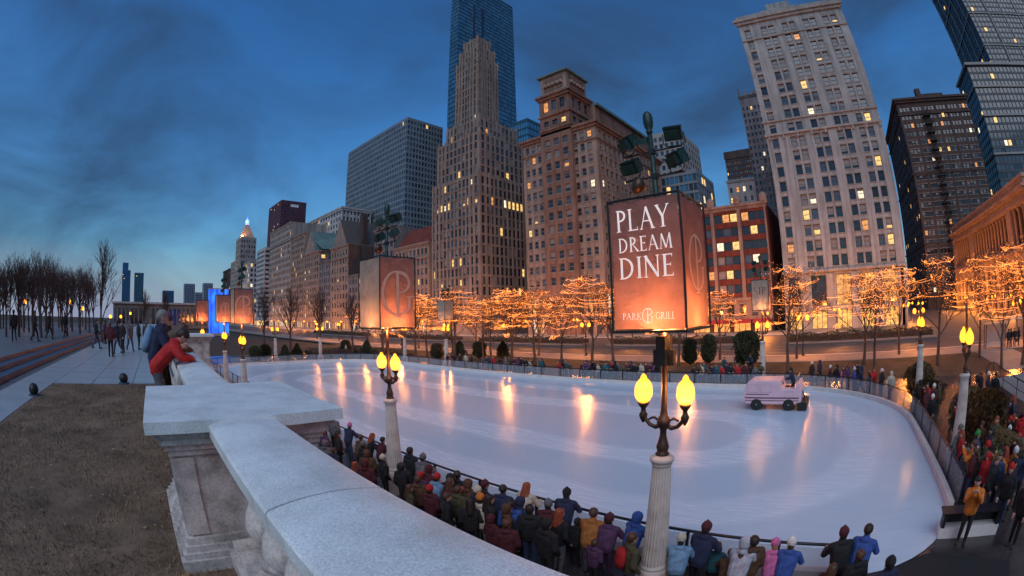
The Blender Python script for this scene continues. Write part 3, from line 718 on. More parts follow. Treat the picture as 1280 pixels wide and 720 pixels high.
# street trees across the avenue and towards the south (finer)
dk = [tree_proto('bare_tree', 70+i, 7.4, M_darkbark, 0, 'dark bare tree on the raised terrace beyond the steps', 'tree', spread=.85, upright=.60, nlimb=14, levels=3, r0=.15) for i in range(2)]
spots = [(8, 424, 334), (24, 424, 330), (42, 423, 328), (52, 425, 330), (66, 421, 336), (84, 422, 344), (100, 420, 346), (112, 418, 350), (-14, 425, 330), (30, 417, 336), (78, 416, 345), (58, 417, 330)]
_r = random.Random(8)
spots += [(px_, 412+_r.uniform(-2, 5), 338+_r.uniform(-8, 10)+.08*max(0, px_)) for px_ in [-22+7.2*i_+_r.uniform(-3, 3) for i_ in range(20)]]
for i, (px, pb, pt_) in enumerate(spots):
    p = onz(px, pb, PZ+.3); d = ray(px, pt_); D = hypot(p.x, p.y); zt = CAMZ+D*d.z/hypot(d.x, d.y); s = (zt-PZ-.3)/6.9
    o = dk[i % 2] if i < 2 else copytree(dk[i % 2]); o.location = (p.x, p.y, PZ+.3); o.rotation_euler = (0, 0, i*2.1); o.scale = (s*1.1, s*1.1, s)
    o['group'] = 'dark bare trees on the raised terrace'
cone = tree_proto('conical_tree', 91, 7.6, M_darkbark, 0, 'conical dark bare tree standing alone by the plaza steps', 'tree', spread=.55, upright=.75, nlimb=14, levels=3, trunk_h=.16)
p = onz(128, 428, PZ); cone.location = p; cone.scale = (1.05, 1.05, 1.02)
rust = None
for i, (px, pb, pt_, lab) in enumerate(((180, 405, 366, 'small rusty bare tree before the low museum wing, beside the twin blue towers'), (205, 406, 367, 'small rusty bare tree before the low museum wing, nearer the fountain tower'), (330, 420, 365, 'brownish bare tree south of the rink near the striped office block'), (362, 422, 362, 'brownish bare tree south of the rink near the brown gabled hotel'), (400, 424, 366, 'brownish bare tree south of the rink near the gothic club'), (440, 428, 370, 'brownish bare tree south of the rink beside the gothic club chimney'))):
    z = .5; D = 75. if px > 300 else 120.; d = ray(px, 400); hh = hypot(d.x, d.y); x, y = d.x/hh*D, d.y/hh*D
    dt = ray(px, pt_); zt = CAMZ+D*dt.z/hypot(dt.x, dt.y); o = copytree(cone if px < 300 else dk[i % 2], None, (x, y, z), i*1.1, (zt-z)/7.2, lab); o['category'] = 'tree'
    if px >= 300: o.name = 'bare_tree'
    if 'group' in o: del o['group']

# ------------------------------------------------------------------ shrubs and hedges
def shrub_proto(name, seed, mleaf, kind, n=6500):
    rnd = random.Random(seed); t = thing(name, '', 'shrub'); g = MB()
    for i in range(n):
        a = rnd.uniform(0, 2*pi); f = rnd.random()
        if kind == 'cone': z = f**.8*1.0; R = .48*(1-z)**.75+.03
        elif kind == 'ball': z = f; R = .5*sqrt(max(.02, 1-(2*z-1)**2))**.8
        else: z = f; R = .40*(1-(2*z-1)**4)**.5+.02
        lump = 1+.16*sin(a*3+seed)+.13*sin(z*9+a*2+seed*2)+.12*sin(a*7+z*13)+(rnd.random()**6)*.35
        r = R*lump*(1-.55*rnd.random()**1.6); c_ = Vector((r*cos(a), r*sin(a), .08+z*.95)); s = rnd.uniform(.022, .05)
        u = Vector((rnd.uniform(-1, 1), rnd.uniform(-1, 1), rnd.uniform(-1, 1))).normalized(); w = u.orthogonal().normalized()
        g.q([c_-u*s, c_+w*s*.6, c_+u*s, c_-w*s*.6])
    o = g.build('foliage', mleaf, t)
    g = MB(); g.tube([(0, 0, -.03), (0, 0, .5), (.02, .01, .8)], [.04, .03, .012], 6)
    for k in range(5): a = k*1.26; g.tube([(0, 0, .25+.08*k), (.14*cos(a), .14*sin(a), .45+.09*k)], [.016, .006], 4)
    g.build('stem', M_bark, t)
    return t
shp = {'ball': shrub_proto('round_shrub', 1, M_leaf, 'ball'), 'cone': shrub_proto('conical_shrub', 2, M_yew, 'cone'), 'col': shrub_proto('clipped_shrub', 3, M_yew, 'col')}
used = {}
def shrub(kind, x, y, z, w, h, label, group=None, rz=0.):
    o = shp[kind] if kind not in used else copytree(shp[kind]); used[kind] = 1
    o.location = (x, y, z); o.scale = (w, w, h); o.rotation_euler = (0, 0, rz); tag(o, label, 'shrub', group); return o
for (px, py, w, h, lab) in ((1143, 500, 1.9, 2.1, 'round brown shrub beneath the lamp post over the crowded end'), (1152, 512, 2.0, 1.5, 'broad low brown shrub between the two end lamp posts'), (1196, 556, 1.6, 2.2, 'round brown shrub right behind the tall gate lamp post'), (1218, 572, 1.7, 2.4, 'large brown shrub beside the tall gate lamp post'), (1236, 606, 1.5, 1.6, 'brown shrub behind the white bench end by the gate')):
    p = onz(px, py, 0); shrub('ball', p.x+.3, p.y-.4, 0, w, h, lab, None, px*.1)
for i, (px, py) in enumerate(((546, 450), (575, 448), (599, 450), (629, 450), (332, 449), (357, 450), (432, 441), (459, 442), (320, 452), (372, 447))):
    p = onz(px, py, .1); shrub('cone' if i % 2 else 'col', p.x, p.y, max(0, .05*(p.x-36)), 1.9, 2.2, 'dark clipped evergreen shrub in the beds beyond the south and street rails', 'clipped evergreens beyond the rink rail', i)
for px, py, w, h, lab in ((863, 460, 1.6, 2.6, 'narrow evergreen shrub just beside the big lettered banner box post'), (886, 459, 1.7, 2.9, 'tall narrow evergreen shrub between the big banner and the resurfacer'), (934, 462, 2.6, 3.3, 'large brownish evergreen shrub beside the dark lettered banner post')):
    p = onz(px, py, .1); shrub('col', p.x, p.y, max(0, .05*(p.x-36)), w, h, lab, None, px)
def hedge(x0, y0, x1, y1, z, h, label, group, seed):
    rnd = random.Random(seed); g = MB(); n = int(min(5200, (x1-x0+y1-y0)*110))
    for i in range(n):
        x = rnd.uniform(x0, x1); y = rnd.uniform(y0, y1); f = rnd.random()
        zz = z+h*(1-.3*rnd.random()**2) if rnd.random() < .5 else z+h*rnd.random()
        if zz < z+h*.75:
            if rnd.random() < .8: x = x0+rnd.uniform(-.06, .1)
        c_ = Vector((x, y, zz+.12*sin(y*1.7+seed))); s = rnd.uniform(.06, .15); u = Vector((rnd.uniform(-1, 1), rnd.uniform(-1, 1), rnd.uniform(-1, 1))).normalized(); w = u.orthogonal().normalized()
        g.q([c_-u*s, c_+w*s*.6, c_+u*s, c_-w*s*.6])
    t = thing('hedge', label, 'hedge', (0, 0, 0), 0, group); o = g.build('foliage', M_yew, t); 
    g = MB(); g.box(x0+.1, y0+.05, z-.05, x1-.1, y1-.05, z+h*.7); g.build('woody_core', M_darkbark, t); return t
for i, (y0, y1) in enumerate(((-16, 8), (14, 38), (44, 70), (78, 110), (120, 160))):
    g = MB(); g.box(66.6, y0-.5, .2, 70.6, y1+.5, .62); o = g.build('median_kerb', M_walk); o['kind'] = 'structure'
    hedge(67.2, y0, 70., y1, .6, 1.1, 'long dark hedge growing in a planter in the middle of the avenue', 'median hedges', i)
hedge(37.5, 55, 39.5, 74, .1, .9, 'low dark hedge beyond the street side rail at the south curve', None, 31)
hedge(28, 68, 36, 70.5, .1, .9, 'low dark hedge behind the south end lamp posts', None, 32)

# ------------------------------------------------------------------ avenue street lamps
g = MB(); g.sm = True; g.lathe([(.2, 0), (.2, .25), (.12, .35), (.085, .6), (.065, 3.4), (.09, 3.45), (.05, 3.6), (.04, 4.1)], n=10); sl_post = g.mesh('post', M_iron)
g = MB(); g.tube([(0, -.55, 3.75), (0, -.3, 3.6), (0, 0, 3.7), (0, .3, 3.6), (0, .55, 3.75)], .03, 5); sl_arm = g.mesh('arm', M_iron)
g = MB(); g.sm = True; g.lathe([(.1, 0), (.2, .12), (.22, .28), (.15, .45), (.03, .56)], n=10); sl_globe = g.mesh('globe', M_globe_far)
def street_lamp(x, y, label, group, energy=0, z=.45):
    t = thing('street_lamp', label, 'street lamp', (x, y, z), 0, group); obj('post', sl_post, t); obj('arm', sl_arm, t)
    for s in (-.55, .55): obj('globe', sl_globe, t, (0, s, 3.78))
    if energy:
        ld = bpy.data.lights.new('street_light', 'POINT'); ld.energy = energy; ld.color = (1., .30, .055); ld.shadow_soft_size = .5
        lo = bpy.data.objects.new('street_light', ld); COL.objects.link(lo); lo.parent = t; lo.location = (0, 0, 4.6)
for i, y in enumerate(range(-38, 130, 14)): street_lamp(50, y, 'twin globe street lamp on the park side kerb of the avenue', 'park side street lamps', 1900)
for i, y in enumerate(range(-60, 330, 15)):
    if -46 < y < -18: continue
    street_lamp(89.5, y, 'twin globe street lamp before the building fronts across the avenue', 'building side street lamps', 2500)
for i, x in enumerate((100, 114, 128, 142, 156, 170)):  # two lamp rows added to brighten the library front and side street
    street_lamp(x, -46.5, 'added twin globe street lamp lighting the colonnaded library front', 'added library side street lamps', 2400); street_lamp(x, -20.5, 'added twin globe street lamp brightening the side street beside the white tower', 'side street lamps', 2200)
for i, (px, py) in enumerate(((31, 377), (88, 378), (103, 386), (138, 396), (151, 396), (163, 392))):
    d = ray(px, py); D = 60.+i*8; hh = hypot(d.x, d.y); x, y = d.x/hh*D, d.y/hh*D; z = CAMZ+D*d.z/hh
    g2 = street_lamp(x, y, 'twin globe lamp glowing among the bare trees of the terrace', 'terrace lamps', 12, z-4.0)

# ------------------------------------------------------------------ ice resurfacer
zam = thing('ice_resurfacer', 'pale pink ice resurfacing machine driving along the street side of the rink', 'ice resurfacer', (26.9, 3.75, .03), pi/2); zam.scale = (.95, .95, .88)   # local +x is forward
g = MB()
def hull(pts, w, mi=0, bv=.0):   # side profile extruded across y
    n = len(pts); b0 = len(g.v); g.v += [(x, -w, z) for x, z in pts]+[(x, w, z) for x, z in pts]
    g.f.append(tuple(b0+i for i in range(n))); g.f.append(tuple(b0+n+i for i in range(n-1, -1, -1))); g.m += [mi, mi]
    for i in range(n): j = (i+1) % n; g.f.append((b0+i, b0+n+i, b0+n+j, b0+j)); g.m.append(mi)
hull([(-1.75, .42), (1.75, .42), (1.98, .55), (2.02, 1.0), (1.88, 1.72), (1.66, 1.95), (-.35, 1.98), (-.42, 1.62), (-.5, 1.42), (-1.35, 1.42), (-1.42, 1.80), (-1.62, 1.86), (-1.78, 1.3)], .98)
o = g.build('body', M_zam, zam); bv = o.modifiers.new('b', 'BEVEL'); bv.width = .06; bv.segments = 2
for (a_, c_, d_, e_) in ((.35, 1.85, 1.05, 1.10), (-1.6, 1.9, .80, .88), (-1.6, 1.9, .64, .69)):
    for sg in (-1, 1): g = MB(); g.box(a_, sg*.983-.004, c_*0+d_, c_, sg*.983+.004, e_); g.build('stripe', mat('zam_stripe', (.10, .03, .05), .5, .1), zam)
g = MB(); hull([(-2.15, .08), (-1.5, .08), (-1.45, .5), (-1.9, .62), (-2.15, .5)], 1.05); g.build('conditioner', M_iron, zam)
for x in (-.95, 1.15):
    for s in (-1, 1):
        g = MB(); g.sm = False
        pr = [(.20, -.14), (.36, -.13), (.40, -.08), (.40, .08), (.36, .13), (.20, .14)]; g.lathe(pr, n=20)
        w = g.build('wheel', M_rubber, zam, (x, s*.86, .40)); w.rotation_euler = (pi/2, 0, 0)
        g = MB(); g.lathe([(.20, -.12), (.20, .12)], n=16); g.lathe([(.06, -.16), (.06, .16)], n=8); g.build('hub', M_steel, w)
g = MB(); g.box(-1.05, -.3, 1.32, -.6, .3, 1.45); g.box(-1.15, -.3, 1.45, -1.02, .3, 1.85); g.build('driver_seat', M_iron, zam)
g = MB(); g.tube([(-.2, 0, 1.3), (-.38, 0, 1.72)], .025, 6); g.tube([(-.40+.16*cos(a)*.35, .16*sin(a), 1.72+.16*cos(a)*.9) for a in [2*pi*i/14 for i in range(14)]], .016, 5, closed=True); g.build('steering_wheel', M_iron, zam)
for sg in (-1, 1):
    for (x_, z_, w_, h_) in ((-1.2, .92, .5, .34), (.2, 1.2, .7, .5), (1.05, 1.2, .7, .5)):
        g = MB(); g.box(x_, sg*.984-.003, z_, x_+w_, sg*.984+.003, z_+.012); g.box(x_, sg*.984-.003, z_, x_+.012, sg*.984+.003, z_+h_); g.box(x_+w_, sg*.984-.003, z_, x_+w_+.012, sg*.984+.003, z_+h_); g.box(x_, sg*.984-.003, z_+h_, x_+w_+.012, sg*.984+.003, z_+h_+.012); g.build('panel_seam', M_steel, zam)
g = MB(); g.tube([(-1.3, .7, 1.4), (-1.75, .75, 1.3), (-1.95, .75, .9), (-1.9, .7, .5)], .045, 7); g.build('hose', M_rubber, zam)
g = MB(); g.tube([(-1.45, -.8, 1.8), (-1.45, -.8, 2.15), (-1.45, .8, 2.15), (-1.45, .8, 1.8)], .03, 6); g.build('roll_bar', M_steel, zam)
for s in (-.6, .6):
    g = MB(); g.lathe([(.10, 0), (.09, .04)], n=12); o = g.build('headlight', M_white, zam, (1.95, s, 1.1)); o.rotation_euler = (0, pi/2, 0)

# ------------------------------------------------------------------ gate end: bench, ramp, lanterns
bench = thing('gate_bench', 'low white boxed bench with dark top by the rink gate', 'bench', (11.15, -4.75, 0), -pi/2-.08); bench.scale = (1, 1, .72)
g = MB(); g.box(-1.0, -.22, 0, 1.0, .22, .40); g.build('base', M_white, bench)
for s in (-.92, .92): g = MB(); g.box(s-.05, -.2, .40, s+.05, .2, .95); g.build('upright', M_iron, bench)
g = MB(); g.box(-.87, .16, .40, .87, .2, .92); g.build('back_panel', M_iron, bench)
g = MB(); g.box(-1.05, -.26, .951, 1.05, .26, 1.0); g.build('ledge', M_rail, bench)
g = MB(); mt = [onz(1090, 712, 0), onz(1165, 690, 0), onz(1262, 700, 0), onz(1262, 719, 0), onz(1150, 740, 0)]
g.q([(p.x, p.y, .006) for p in mt][::-1]); tag(g.build('rubber_mat', M_rubber), 'black wet rubber mat on the ground by the rink gate', 'mat')
ramp = thing('access_ramp', 'pale curved ramp with black railing in the plaza beyond the gate crowd', 'ramp', (0, 0, 0))
rpts = [onz(1246, 478, 1.0), onz(1262, 484, 1.0), onz(1279, 500, .9), onz(1300, 520, .6)]
g = MB(); left = [(26.5, -10.9), (25.2, -11.2), (23.6, -11.6), (21.6, -12.2)]
for i in range(3):
    a, b2 = left[i], left[i+1]; za, zb = 1.15-.25*i, 1.15-.25*(i+1)
    g.q([(a[0], a[1], 0), (a[0], a[1], za), (b2[0], b2[1], zb), (b2[0], b2[1], 0)]); g.q([(a[0], a[1], za), (a[0]+1, a[1]-3.6, za), (b2[0]+1, b2[1]-3.6, zb), (b2[0], b2[1], zb)])
g.q([(26.5, -10.9, 0), (27.5, -14.5, 0), (27.5, -14.5, 1.15), (26.5, -10.9, 1.15)]); g.build('deck', M_walk, ramp)
g = MB(); hp = [(x, y, 2.1-.27*i) for i, (x, y) in enumerate(left)]; g.tube(hp, .035, 6); g.tube([(x, y, z-.5) for x, y, z in hp], .02, 5)
g.tube([(26.5, -10.9, 2.1), (26.9, -10.6, 1.9), (27.0, -10.5, 1.1)], .035, 6)
g.build('handrail', M_rail, ramp)
for i, (x, y, z) in enumerate(hp): g = MB(); g.tube([(x, y, z-1.05), (x, y, z)], .03, 6); g.build('post', M_rail, ramp)
for (px, py, s, lab) in ((1265, 534, 1., 'glowing amber lantern box beside the ramp'), (1249, 520, .7, 'small pale candle lantern on the ramp side beside the amber lantern')):
    p = onz(px, py, .4); t = thing('lantern', lab, 'lantern', (p.x, p.y, 0)); t.scale = (s, s, s)
    g = MB()
    for a in (-1, 1):
        for c2 in (-1, 1): g.tube([(a*.22, c2*.22, 0), (a*.22, c2*.22, .75)], .02, 4)
    g.box(-.25, -.25, .75, .25, .25, .79); g.box(-.25, -.25, .0, .25, .25, .05); g.build('frame', M_iron, t)
    g = MB(); g.box(-.20, -.20, .06, .20, .20, .74); g.build('glow', M_flame, t)
# bus shelter panel on the park sidewalk
bs = onz(1244, 441, .5); t = thing('bus_shelter', 'grey glass bus shelter on the sidewalk beyond the lawn trees', 'bus shelter', (46.3, bs.y/bs.x*46.3, .5))
g = MB(); g.box(-.03, -1.3, .15, .03, 1.3, 2.2); g.build('back_panel', M_panel, t)
g = MB(); g.box(-.7, -1.45, 2.3, .75, 1.45, 2.4); g.build('roof', M_steel, t)
for y in (-1.35, 1.35):
    for x in (-.0, .62): g = MB(); g.box(x-.04, y-.04, 0, x+.04, y+.04, 2.3); g.build('post', M_iron, t)
g = MB(); g.box(.15, -1.0, .42, .5, 1.0, .48); g.build('seat', M_steel, t)

# ------------------------------------------------------------------ buildings
def wallmat(name, col, rough=.85, var=.18, scale=.2, bump=.1, bscale=4., streak=.45):
    m = bpy.data.materials.new(name); m.use_nodes = True; t = m.node_tree; b = t.nodes['Principled BSDF']; b.inputs['Roughness'].default_value = rough; b.inputs['Specular IOR Level'].default_value = .2
    c = N(t, 'ShaderNodeTexCoord'); n1 = N(t, 'ShaderNodeTexNoise', Scale=scale, Detail=8., Roughness=.68); mp_ = N(t, 'ShaderNodeMapping'); mp_.inputs['Scale'].default_value = (1.1, 1.1, .07)
    n2 = N(t, 'ShaderNodeTexNoise', Scale=1.0, Detail=6., Roughness=.7); n3 = N(t, 'ShaderNodeTexNoise', Scale=bscale, Detail=5.)
    r1 = N(t, 'ShaderNodeValToRGB'); r1.color_ramp.elements[0].position = .3; r1.color_ramp.elements[1].position = .7
    r1.color_ramp.elements[0].color = (*[v*(1-var*1.6) for v in col], 1); r1.color_ramp.elements[1].color = (*[min(1, v*(1+var*.7)) for v in col], 1)
    r2 = N(t, 'ShaderNodeValToRGB'); r2.color_ramp.elements[0].position = .34; r2.color_ramp.elements[1].position = .58; r2.color_ramp.elements[0].color = (1-streak,)*3+(1,); r2.color_ramp.elements[1].color = (1, 1, 1, 1)
    mm = N(t, 'ShaderNodeMix', data_type='RGBA', blend_type='MULTIPLY'); mm.inputs[0].default_value = 1; bp = N(t, 'ShaderNodeBump', Strength=bump, Distance=.1)
    for a, q in ((c.outputs['Object'], n1.inputs['Vector']), (c.outputs['Object'], mp_.inputs[0]), (mp_.outputs[0], n2.inputs['Vector']), (c.outputs['Object'], n3.inputs['Vector']), (n1.outputs['Fac'], r1.inputs[0]), (n2.outputs['Fac'], r2.inputs[0]),
                 (r1.outputs[0], mm.inputs[6]), (r2.outputs[0], mm.inputs[7]), (mm.outputs[2], b.inputs['Base Color']), (n3.outputs['Fac'], bp.inputs['Height']), (bp.outputs[0], b.inputs['Normal'])): t.links.new(a, q)
    MATS[name] = m; return m
WALLS = dict(
    white=wallmat('white_terracotta', (.40, .395, .385)), white_trim=wallmat('white_trim', (.38, .345, .32), streak=.3),
    red=wallmat('red_brick', (.19, .05, .038), bump=.2, bscale=9.), pinktrim=wallmat('pink_stone', (.31, .215, .18), streak=.35),
    brick=wallmat('brown_brick', (.25, .15, .115), bump=.2, bscale=8.), cream=wallmat('cream_brick', (.335, .25, .205), bump=.15, bscale=8.),
    tan=wallmat('tan_stone', (.30, .235, .20)), beige=wallmat('beige_stone', (.37, .325, .30)), grey=wallmat('grey_stone', (.20, .195, .21)),
    pale=wallmat('pale_stone', (.52, .49, .49)), umber=wallmat('umber_brick', (.105, .072, .064)), dark=wallmat('dark_brick', (.085, .06, .058)),
    steel=mat('mullion_steel', (.055, .065, .075), .5, .2, .1, metal=.4), steel2=mat('mullion_pale', (.22, .25, .28), .5, .15, .1, metal=.3), bluem=mat('mullion_blue', (.03, .075, .12), .4, .2, .1), maroon=mat('maroon_steel', (.10, .03, .045), .6, .2, .05),
    green=mat('verdigris_roof', (.10, .17, .165), .7, .25, .3), roof=mat('flat_roof', (.07, .065, .065), .9, .2, .5), conc=mat('concrete', (.30, .29, .28), .85, .15, .1))
FR_d = mat('window_frame_dark', (.06, .055, .05), .6, .15, 2.); FR_l = mat('window_frame_light', (.25, .225, .20), .6, .15, 2.)

class Face:
    """a vertical face: E looks to -x (towards the park), N to -y, S to +y; u runs from the viewer's left to right, d inwards"""
    def __init__(s, kind, x0, x1, y0, y1):
        s.k = kind
        if kind == 'E': s.o = (x0, y1); s.W = y1-y0; s.rz = -pi/2; s.du = (0, -1); s.dd = (1, 0)
        elif kind == 'N': s.o = (x0, y0); s.W = x1-x0; s.rz = 0; s.du = (1, 0); s.dd = (0, 1)
        else: s.o = (x1, y1); s.W = x1-x0; s.rz = pi; s.du = (-1, 0); s.dd = (0, -1)
    def p(s, u, z, d=0.): return (s.o[0]+s.du[0]*u+s.dd[0]*d, s.o[1]+s.du[1]*u+s.dd[1]*d, z)
def merge_iv(iv, hi, lo=0.):
    iv = sorted(iv); out = []; a = lo
    for x0, x1 in iv:
        x0 = max(lo, x0); x1 = min(hi, x1)
        if x1-x0 < .02: continue
        if x0 > a: out.append((a, x0, False))
        out.append((max(a, x0), x1, True)); a = x1
    if a < hi: out.append((a, hi, False))
    return out
def facade(mb, F, cols, rows, z0, z1, dep=.35):
    """wall with real openings and reveals; returns the openings"""
    ops = []
    C = merge_iv(cols, F.W); R = merge_iv(rows, z1, z0)
    for za, zb, ro in R:
        if not ro: mb.q([F.p(0, za), F.p(F.W, za), F.p(F.W, zb), F.p(0, zb)]); continue
        for ua, ub, co in C:
            if co:
                ops.append((ua, ub, za, zb))
                mb.q([F.p(ua, za), F.p(ub, za), F.p(ub, za, dep), F.p(ua, za, dep)]); mb.q([F.p(ua, zb, dep), F.p(ub, zb, dep), F.p(ub, zb), F.p(ua, zb)])
                mb.q([F.p(ua, za), F.p(ua, za, dep), F.p(ua, zb, dep), F.p(ua, zb)]); mb.q([F.p(ub, za, dep), F.p(ub, za), F.p(ub, zb), F.p(ub, zb, dep)])
            else: mb.q([F.p(ua, za), F.p(ub, za), F.p(ub, zb), F.p(ua, zb)])
    return ops
def band(mb, F, z0, z1, out, u0=0., u1=None, e=0.):
    """proud horizontal course"""
    u1 = F.W if u1 is None else u1; u0 -= e; u1 += e
    P = [F.p(u0, z0, .05), F.p(u1, z0, .05), F.p(u1, z0, -out), F.p(u0, z0, -out)]; Q = [(x, y, z1) for x, y, z in P]
    mb.q([P[0], P[1], P[2], P[3]]); mb.q([Q[3], Q[2], Q[1], Q[0]]); mb.q([P[3], P[2], Q[2], Q[3]]); mb.q([P[0], P[3], Q[3], Q[0]]); mb.q([P[2], P[1], Q[1], Q[2]])
WM = {}
def win_mesh(w, h, fr, style, blind=0):
    key = (round(w, 2), round(h, 2), fr.name, style, blind)
    if key in WM: return WM[key]
    g = MB(); t = min(.09, w*.08); d = .0
    g.q([(-w/2, d+.05, 0), (w/2, d+.05, 0), (w/2, d+.05, h), (-w/2, d+.05, h)], 1)
    for x0, x1, z0, z1 in ((-w/2, -w/2+t, 0, h), (w/2-t, w/2, 0, h), (-w/2+t, w/2-t, 0, t), (-w/2+t, w/2-t, h-t, h)): g.box(x0, d-.03, z0, x1, d+.06, z1)
    if style == 'sash': g.box(-w/2-.12, d-.42, -.22, w/2+.12, d-.02, -.02, 2); g.box(-w/2-.08, d-.36, h+.02, w/2+.08, d-.02, h+.24, 2)
    if style == 'sash': g.box(-w/2+t, d-.01, h*.5-t*.45, w/2-t, d+.06, h*.5+t*.45)
    if style == 'sash' and blind: g.box(-w/2+t, d+.02, h*(1-blind), w/2-t, d+.045, h-t, 3)
    if style == 'tri':
        for x in (-w/6, w/6): g.box(x-t*.7, d-.01, t, x+t*.7, d+.06, h-t)
    elif style == 'grid':
        for k in (1, 2): g.box(-w/2+t, d-.01, h*k/3-t*.4, w/2-t, d+.06, h*k/3+t*.4)
        g.box(-t*.4, d-.015, t, t*.4, d+.06, h-t)
    me = g.mesh('window', [fr, G_dark, FR_l, G_blind]); WM[key] = me; return me
def pick(rnd, lit):
    r = rnd.random()
    if r < lit*.55: return G_lit
    if r < lit*.8: return G_lit2
    if r < lit: return G_white
    r = rnd.random()
    return G_dark if r < .60 else (G_grey if r < .92 else G_blind)
def windows(root, F, ops, dep, lit, rnd, fr=None, style='sash', each=True, glass=None, cap=300, litrows=None):
    """each opening gets a window; as single parts, or joined where too small to pick apart"""
    fr = fr or FR_d; k = len([c for c in root.children if c.name.startswith('window')])
    mats = [fr, G_dark, G_grey, G_blind, G_lit, G_lit2, G_white]; J = MB(); gl = glass
    if gl: mats = [fr]+list(gl)+[G_lit, G_white]
    for ua, ub, za, zb in ops:
        L_ = lit if not litrows else max([lit]+[v for z, v in litrows if za-.5 <= z <= zb+.5])
        if gl:
            m = (G_lit if rnd.random() < .6 else G_white) if rnd.random() < L_ else gl[int(rnd.random()**1.2*len(gl))]
        else: m = pick(rnd, L_)
        if each and k < cap:
            o = obj('window', win_mesh(ub-ua, zb-za, fr, style, rnd.choice((0, 0, 0, 0, .25, .5, .7)) if style == 'sash' else 0), root, F.p((ua+ub)/2, za, dep-.08), F.rz); k += 1
            if m is not G_dark: o.material_slots[1].link = 'OBJECT'; o.material_slots[1].material = m
        else:
            w, h = ub-ua, zb-za; mi = mats.index(m)
            J.q([F.p(ua, za, dep-.03), F.p(ub, za, dep-.03), F.p(ub, zb, dep-.03), F.p(ua, zb, dep-.03)], mi)
            if not gl or style:
                t = .1; zm = (za+zb)/2
                J.q([F.p(ua, zm-t/2, dep-.07), F.p(ub, zm-t/2, dep-.07), F.p(ub, zm+t/2, dep-.07), F.p(ua, zm+t/2, dep-.07)], 0)
    if J.f: o = J.build('windows', mats, root); o['kind'] = 'stuff'
def even(W, n, frac=.5, m0=0., m1=None):
    m1 = m0 if m1 is None else m1; p = (W-m0-m1)/n; return [(m0+p*(i+.5-frac/2), m0+p*(i+.5+frac/2)) for i in range(n)]
def rowsof(z0, z1, n, frac=.6): p = (z1-z0)/n; return [(z0+p*(i+.5-frac/2), z0+p*(i+.5+frac/2)) for i in range(n)]
def shell(mb, x0, x1, y0, y1, z0, z1, skip=()):
    """plain faces for the sides nobody windowed"""
    if 'E' not in skip: mb.q([(x0, y1, z0), (x0, y0, z0), (x0, y0, z1), (x0, y1, z1)])
    if 'N' not in skip: mb.q([(x0, y0, z0), (x1, y0, z0), (x1, y0, z1), (x0, y0, z1)])
    if 'S' not in skip: mb.q([(x1, y1, z0), (x0, y1, z0), (x0, y1, z1), (x1, y1, z1)])
    mb.q([(x1, y0, z0), (x1, y1, z0), (x1, y1, z1), (x1, y0, z1)])
def roofq(root, x0, x1, y0, y1, z, name='roof', m=None, par=.8):
    g = MB(); g.q([(x0, y0, z-.3), (x1, y0, z-.3), (x1, y1, z-.3), (x0, y1, z-.3)])
    g.build(name, m or WALLS['roof'], root)
GZ = .36
def block(name, label, x0, y0, y1, z1, depth, wall, faces, lit=.08, seed=1, each=False, fr=None, cornice=None, bands=(), cat='building', style='sash', glass=None, dep=.35, z0=GZ, litrows=None, base=None, root=None, piers=None, trim=None):
    """faces: {kind: (cols function or list, rows)}"""
    rnd = random.Random(seed); x1 = x0+depth
    t = root or thing(name, label, cat, ((x0+x1)/2, (y0+y1)/2, GZ))
    if not root: t['_o'] = 1
    off = t.location.copy()
    class Sub: pass
    g = MB(); todo = []
    for k, (cols, rows) in faces.items():
        F = Face(k, x0, x1, y0, y1); c_ = cols(F.W) if callable(cols) else cols
        ops = facade(g, F, c_, rows, z0, z1, dep); todo.append((F, ops))
        if piers:
            for ua, ub in piers(F.W): 
                P = [F.p(ua, z0, .02), F.p(ub, z0, .02), F.p(ub, z0, -.3), F.p(ua, z0, -.3)]; Q = [(x, y, z1-.5) for x, y, z in P]
                g.q([P[3], P[2], Q[2], Q[3]]); g.q([P[0], P[3], Q[3], Q[0]]); g.q([P[2], P[1], Q[1], Q[2]]); g.q(Q[::-1])
    shell(g, x0, x1, y0, y1, z0, z1, tuple(faces))
    w = g.build('wall', WALLS[wall] if isinstance(wall, str) else wall, t)
    roofq(t, x0, x1, y0, y1, z1)
    tm_ = WALLS[trim or wall] if isinstance(trim or wall, str) else wall
    for (bz0, bz1, bo) in bands:
        g = MB()
        for F, _ in todo: band(g, F, bz0, bz1, bo, e=bo*.98 if len(todo) > 1 else bo*.5)
        g.build('string_course', tm_, t)
    if cornice:
        g = MB(); h, o_ = cornice
        for F, _ in todo: band(g, F, z1-h, z1-h*.45, o_*.55, e=o_*.5); band(g, F, z1-h*.45+.003, z1+.05, o_, e=o_*.97)
        g.build('cornice', tm_, t)
    for F, ops in todo: windows(t, F, ops, dep, lit, rnd, fr, style, each, glass, litrows=litrows)
    return t, todo
def settle(t):
    """parts were laid out in world coordinates: take the thing's own place out of them"""
    for c in t.children: c.location = Vector(c.location)-Vector(t.location)

def finish(t): settle(t); return t

